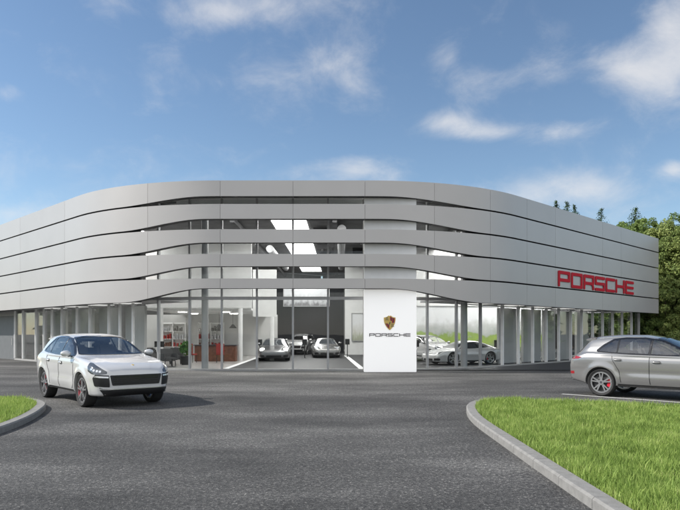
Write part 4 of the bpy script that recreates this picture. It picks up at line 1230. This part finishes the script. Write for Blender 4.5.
# ------------------------------------------------------------------ furniture inside
def armchair(label, group=None):
    r = empty('armchair', (0, 0, 0), 0, label, 'armchair', group)
    MB().box((0, 0, .36), (.66, .62, .20), 0, .05).build('seat', M['fabric'], r, True)
    MB().box((0, .30, .62), (.74, .18, .55), 0, .07).build('backrest', M['fabric'], r, True)
    for sx in (1, -1): MB().box((sx * .36, -.02, .48), (.14, .62, .34), 0, .05).build('armrest', M['fabric'], r, True)
    for sx in (1, -1):
        for sy in (1, -1): MB().cyl((sx * .28, sy * .24, 0), .02, .27, 10).build('leg', M['black'], r)
    return r
ac = armchair('grey armchair nearest the glass in the lounge, turned to the right'); place(ac, -9.35, 34.3, 40, 1.05, .02)
a2 = copy_tree(ac); tag(a2, 'grey armchair standing further left in the lounge, beside its twin'); place(a2, -10.7, 34.9, -15, 1.05, .02)
tb = empty('side_table', (-8.95, 33.6, .02), 0, 'low black round table by the glass in the lounge', 'table')
MB().cyl((0, 0, .42), .32, .03, 28).build('tabletop', M['black'], tb, True); MB().cyl((0, 0, 0), .03, .42, 12).build('stem', M['black'], tb); MB().cyl((0, 0, 0), .2, .02, 20).build('foot', M['black'], tb)
ct = empty('counter', (-7.9, 40.2, .02), 0, 'reddish brown wooden reception counter under the white gallery', 'counter')
MB().box((0, 0, .50), (2.6, .7, 1.0), 0, .01).build('counter_body', M['wood'], ct); MB().box((0, -.02, 1.03), (2.75, .82, .05), 0, .01).build('countertop', M['ink'], ct)
def redchair(label):
    r = empty('chair', (0, 0, 0), 0, label, 'chair')
    MB().box((0, 0, .46), (.46, .46, .07), 0, .02).build('seat', M['redfab'], r, True)
    MB().box((0, .22, .78), (.44, .06, .55), 0, .02).build('backrest', M['redfab'], r, True)
    for sx in (1, -1):
        for sy in (1, -1): MB().cyl((sx * .19, sy * .19, 0), .015, .43, 8).build('leg', M['black'], r)
    return r
rc = redchair('red chair at the left end of the brown counter'); place(rc, -9.0, 38.2, 160, 1.1, .02)
r2 = copy_tree(rc); tag(r2, 'red chair before the middle of the brown counter'); place(r2, -7.3, 38.4, 190, 1.1, .02)
def shelf(label):
    r = empty('shelf_unit', (0, 0, 0), 0, label, 'shelf')
    fm = MB()
    for sx in (-1, 0, 1): fm.box((sx * .9, 0, 1.2), (.04, .35, 2.4))
    fm.box((0, .165, 1.2), (1.76, .02, 2.4)); fm.build('carcass', M['white_wall'], r)
    for k in range(5):
        for sx in (-1, 1): MB().box((sx * .45, -.01, .1 + .55 * k), (.84, .32, .03)).build('shelf_board', M['white_wall'], r)
    for k in range(4):
        for sx in (-1, 1):
            mb = MB(); x = -.36
            while x < .3:
                w_ = random.uniform(.05, .14); h_ = random.uniform(.18, .40)
                mb.box((sx * .45 + x, -.02, .117 + .55 * k + h_ / 2), (w_, .22, h_)); x += w_ + random.uniform(.01, .14)
            mb.build('shelf_goods', [M['fabric'], M['wood'], M['redfab'], M['chrome']][(k + (sx > 0)) % 4], r)
    return r
picture('poster', -12.6, -11.75, 37.4, 1.15, 2.3, M['poster'], 'small red and white poster on the partition left of the lounge')
s1 = shelf('white shelf unit with goods at the left of the lounge rear wall'); place(s1, -13.2, 49.9, 0, 1.1, .02)
s2 = copy_tree(s1); tag(s2, 'white shelf unit with goods right behind the wooden counter'); place(s2, -10.2, 49.9, 0, 1.1, .02)
dk = empty('desk', (-11.2, 38.6, .02), R(10), 'pale desk with black legs at the left end of the lounge', 'desk')
MB().box((0, 0, .73), (1.7, .8, .04), 0, .008).build('tabletop', M['white_wall'], dk)
for sx in (1, -1):
    for sy in (1, -1): MB().box((sx * .78, sy * .34, .355), (.05, .05, .71)).build('leg', M['black'], dk)
mo = empty('monitor', (-11.1, 38.7, .77), R(10), 'black computer monitor standing on the pale desk', 'monitor')
MB().box((0, 0, .01), (.24, .18, .02)).build('foot', M['black'], mo); MB().box((0, .04, .14), (.05, .03, .25)).build('stem', M['black'], mo); MB().box((0, 0, .36), (.58, .04, .35), 0, .006).build('screen', M['gloss_black'], mo)
a3 = copy_tree(ac); tag(a3, 'grey armchair facing the low black table from behind the potted plant'); place(a3, -9.5, 36.4, 10, 1.05, .02)
a4 = copy_tree(ac); tag(a4, 'grey armchair at the foot of the pale desk'); place(a4, -11.2, 37.2, 175, 1.05, .02)
for (x_, lb_) in ((-7.9, 'black dome pendant lamp hanging over the left half of the counter'), (-7.0, 'black dome pendant lamp hanging over the right half of the counter')):
    pe = empty('pendant_lamp', (x_, 41.2, 3.28), 0, lb_, 'lamp')
    MB().cyl((0, 0, -.9), .012, .9, 8).build('cord', M['black'], pe); MB().cyl((0, 0, -1.15), .26, .26, 24, .06).build('lamp_shade', M['black'], pe, True)
pp = empty('potted_plant', (-8.75, 35.6, .02), 0, 'bushy bright green houseplant in a black pot in the lounge', 'plant')
MB().cyl((0, 0, 0), .2, .5, 24, .26).build('pot', M['black'], pp, True)
def leaf_cloud(centers, rad, per, size, flat=1.0):
    k = len(centers)
    c = np.repeat(np.array(centers), per, 0); n = len(c)
    rd = np.repeat(np.array(rad), per)
    d = rng.normal(size=(n, 3)); d /= np.linalg.norm(d, axis=1)[:, None]
    p = c + d * (rd * rng.uniform(.25, 1, n) ** .5)[:, None] * np.array((1, 1, flat))
    nr = d + rng.normal(scale=.7, size=(n, 3)); nr[:, 2] += .35; nr /= np.linalg.norm(nr, axis=1)[:, None]
    t = np.cross(nr, rng.normal(size=(n, 3))); t /= np.linalg.norm(t, axis=1)[:, None]; b = np.cross(nr, t)
    s = rng.uniform(.6, 1.25, n)[:, None] * size
    v = np.stack([p - t * s, p + b * s * .55, p + t * s, p - b * s * .55], 1)
    return v.reshape(-1, 3), n
def leaf_obj(name, v, n, mat, parent):
    loops = np.arange(n * 4); return fast_mesh(name, v, loops, np.arange(n) * 4, np.full(n, 4), mat, parent)
v, n = leaf_cloud([(0, 0, .8), (.12, .05, 1.0), (-.12, 0, .95), (0, 0, 1.15)], [.3, .28, .28, .22], 130, .07); leaf_obj('foliage', v, n, M['leaf_in'], pp)
def stand(label, x, y):
    r = empty('info_stand', (x, y, .02), 0, label, 'stand')
    MB().cyl((0, 0, 0), .22, .02, 24).build('foot', M['black'], r); MB().box((0, 0, .55), (.07, .07, 1.07), 0, .01).build('post', M['black'], r)
    MB().box((0, -.05, 1.15), (.34, .04, .42), 0, .01).build('panel', M['gloss_black'], r)
stand('black information stand beside the right white floor strip', .55, 47.0)
stand('black information stand behind the glass just right of the white pylon', 4.75, 39.2)

stand('black information stand between the two dark and silver display cars', -2.55, 45.5)
stand('black information stand in front of the white floor strip near the lounge', -5.6, 44.0)
stand('black information stand beside the tail of the white sports car', 9.6, 38.6)
tb2 = copy_tree(tb); tag(tb2, 'low black round table between the armchairs deeper in the lounge'); tb2.location = (-10.2, 35.9, .02)
picture('poster', -6.3, -5.3, 41.2, 1.1, 2.6, M['cityprint'], 'grey framed poster hanging between the white lounge columns') if False else None
picture('wall_print', 1.0, 2.6, 51.8, 1.2, 3.4, M['mural2'], 'tall pale landscape print on the white partition left of the pylon')
# ------------------------------------------------------------------ trees
def tree(name, x, y, h, cr, label, mat, group, seed, low=.12, leaf=.17, nl=26, per=420):
    global rng
    rs = np.random.default_rng(seed)
    r = empty(name, (x, y, 0), 0, label, 'tree', group)
    tr = MB()
    def limb(p, q, r0, r1, n=9):
        p = np.array(p, float); q = np.array(q, float); d = (q - p) / np.linalg.norm(q - p)
        a = np.cross(d, (0.3, .9, .1)); a /= np.linalg.norm(a); b = np.cross(d, a); v = []
        for (c, rr) in ((p, r0), ((p + q) / 2 + rs.normal(scale=.03, size=3) * np.linalg.norm(q - p), (r0 + r1) / 2), (q, r1)):
            for i in range(n):
                t = 2 * math.pi * i / n; v.append(tuple(c + a * rr * math.cos(t) + b * rr * math.sin(t)))
        f = [(k * n + i, k * n + (i + 1) % n, (k + 1) * n + (i + 1) % n, (k + 1) * n + i) for k in range(2) for i in range(n)]
        tr.add(v, f + [tuple(range(n))[::-1], tuple(range(2 * n, 3 * n))])
    top = (rs.normal() * .4, rs.normal() * .4, h * .75)
    limb((0, 0, -.1), top, h * .028, h * .008)
    cen = []; rad = []
    for i in range(nl):
        t = rs.uniform(low, .97); z = h * t
        prof = math.sin(math.pi * min(1, (t - low + .18) / (1.08 - low + .1))) ** .7
        a = rs.uniform(0, 2 * math.pi); rr = cr * prof * rs.uniform(.35, 1.0)
        c = np.array((rr * math.cos(a), rr * math.sin(a), z)); cen.append(c); rad.append(cr * rs.uniform(.20, .42))
        if i % 2 == 0:
            zb = max(h * .1, z - rr * .8); limb((0, 0, zb), c, h * .009, h * .003, 6)
    cen.append(np.array((top[0], top[1], h * .93))); rad.append(cr * .3)
    tr.build('trunk', M['bark'], r, True, 60)
    # sub-clumps
    c2 = []; r2 = []
    for c, q in zip(cen, rad):
        for k in range(7):
            d = rs.normal(size=3); d /= np.linalg.norm(d); c2.append(c + d * q * rs.uniform(.3, .95)); r2.append(q * rs.uniform(.22, .5))
    rng = rs
    v, n = leaf_cloud(c2, r2, per // 7, leaf, .8); leaf_obj('crown', v, n, mat, r)
    return r
def conifer(x, y, h, cr, label, group, seed):
    rs = np.random.default_rng(seed)
    r = empty('conifer_tree', (x, y, 0), 0, label, 'tree', group)
    MB().cyl((0, 0, -.1), h * .018, h * .97, 10, .015).build('trunk', M['bark'], r, True)
    vs = []
    n_t = int(h * 3.6)
    for i in range(n_t):
        t = .15 + .845 * i / n_t; z = h * t; L_ = cr * (1 - t) * 1.9 + .03
        for b in range(9):
            a = rs.uniform(0, 2 * math.pi); l = L_ * rs.uniform(.6, 1.1); m = max(4, int(l * 9))
            for k in range(m):
                q = (k + .6) / m; px = l * q; zz = z - .22 * px + .10 * px * q + rs.normal() * .06
                for s_ in range(2):
                    c = np.array((px * math.cos(a), px * math.sin(a), zz)) + rs.normal(scale=.07, size=3)
                    d = np.array((math.cos(a + rs.normal() * .7), math.sin(a + rs.normal() * .7), -.25 + rs.normal() * .3)); d /= np.linalg.norm(d)
                    w = np.cross(d, (rs.normal() * .5, rs.normal() * .5, 1)); w /= np.linalg.norm(w); sl_ = .25 * (1 - .62 * t)
                    vs += [c - d * sl_ * .4, c + w * .055, c + d * sl_, c - w * .055]
    v = np.array(vs); leaf_obj('crown', v, len(v) // 4, M['needle'], r)
    return r
for i, (px, yt, Y, cr, lb) in enumerate([
    (556, 199, 72, 3.2, 'thin dark conifer tip leftmost above the right wing roof'),
    (567, 200, 70, 3.8, 'dark conifer tip second from left above the roof edge'),
    (574.5, 203, 74, 3.0, 'small conifer tip close right of the taller pair above the roof'),
    (601, 207, 72, 4.2, 'lone conifer tip standing between the roof edge conifers and the leafy trees'),
    (635, 206, 66, 5.4, 'tall conifer rising behind the right end of the roof'),]):
    X = (px - 340) / F * Y; h = (HOR - yt) / F * Y + EYE
    conifer(X, Y, h, cr, lb, 'conifers behind the roof', 100 + i)
TG = 'leafy trees at the right edge'
tr_list = [(668, 240, 50.0, 3.2, 'leaf_a', 'bushy yellow green tree closest to the building end'), (690, 238, 49.5, 3.4, 'leaf_a', 'bushy bright tree at the picture edge behind the silver car'), (652, 236, 58, 3.4, 'leaf_a', 'bright leafy tree tucked behind the building corner'),(646, 222, 62, 4.4, 'leaf_b', 'green leafy tree just behind the end of the right wing'),
           (664, 222, 56, 4.0, 'leaf_a', 'yellow green leafy tree directly right of the building end'),
           (684, 216, 58, 4.2, 'leaf_b', 'tall green leafy tree at the right picture edge'),
           (674, 252, 51, 3.4, 'leaf_a', 'lower yellow green tree in front of the tall tree at the right edge'),
           (620, 228, 70, 4.0, 'leaf_b', 'broad green tree half hidden behind the right wing roof'),
           (712, 228, 52, 4.2, 'leaf_a', 'yellow green tree just outside the right picture edge'),
           (655, 262, 64, 3.6, 'leaf_b', 'shaded green tree low behind the end of the right wing')]
for i, (px, yt, Y, cr, mt, lb) in enumerate(tr_list):
    X = (px - 340) / F * Y; h = (HOR - yt) / F * Y + EYE
    tree('leafy_tree', X, Y, h, cr, lb, M[mt], TG, 40 + i, low=.05, nl=48, per=1350, leaf=.105)
for i, (X, Y, h) in enumerate(((24.7, 50.5, 4.2), (26.6, 49.4, 3.8), (28.9, 48.0, 4.4), (27.0, 54.5, 5.0))):
    tree('shrub', X, Y, h, 1.9, ['leafy shrub closest to the end of the glazed wing', 'leafy shrub under the yellow green tree', 'leafy shrub at the right edge behind the silver car', 'taller leafy shrub in the second row below the trees'][i], M['leaf_a' if i % 2 else 'leaf_b'], 'shrubs under the trees', 70 + i, low=.03, nl=26, per=900, leaf=.11)

n_w = 1500; aw = np.where(rng.random(n_w) < .5, rng.uniform(R(150), R(212), n_w), rng.uniform(R(328), R(385), n_w)); dw = rng.uniform(95, 125, n_w)  # leaf masses added out of view, reflected in glass and car paint
cw_ = np.stack([np.cos(aw) * dw, np.sin(aw) * dw + 20, rng.uniform(0, 9.5, n_w)], 1)
v, n = leaf_cloud(cw_, rng.uniform(1.6, 3.2, n_w), 50, 1.0)
fw = leaf_obj('reflection_wood', v, n, M['leaf_b'], None); tag(fw, 'unseen green wood added at both sides for reflections', 'wood', kind='stuff')
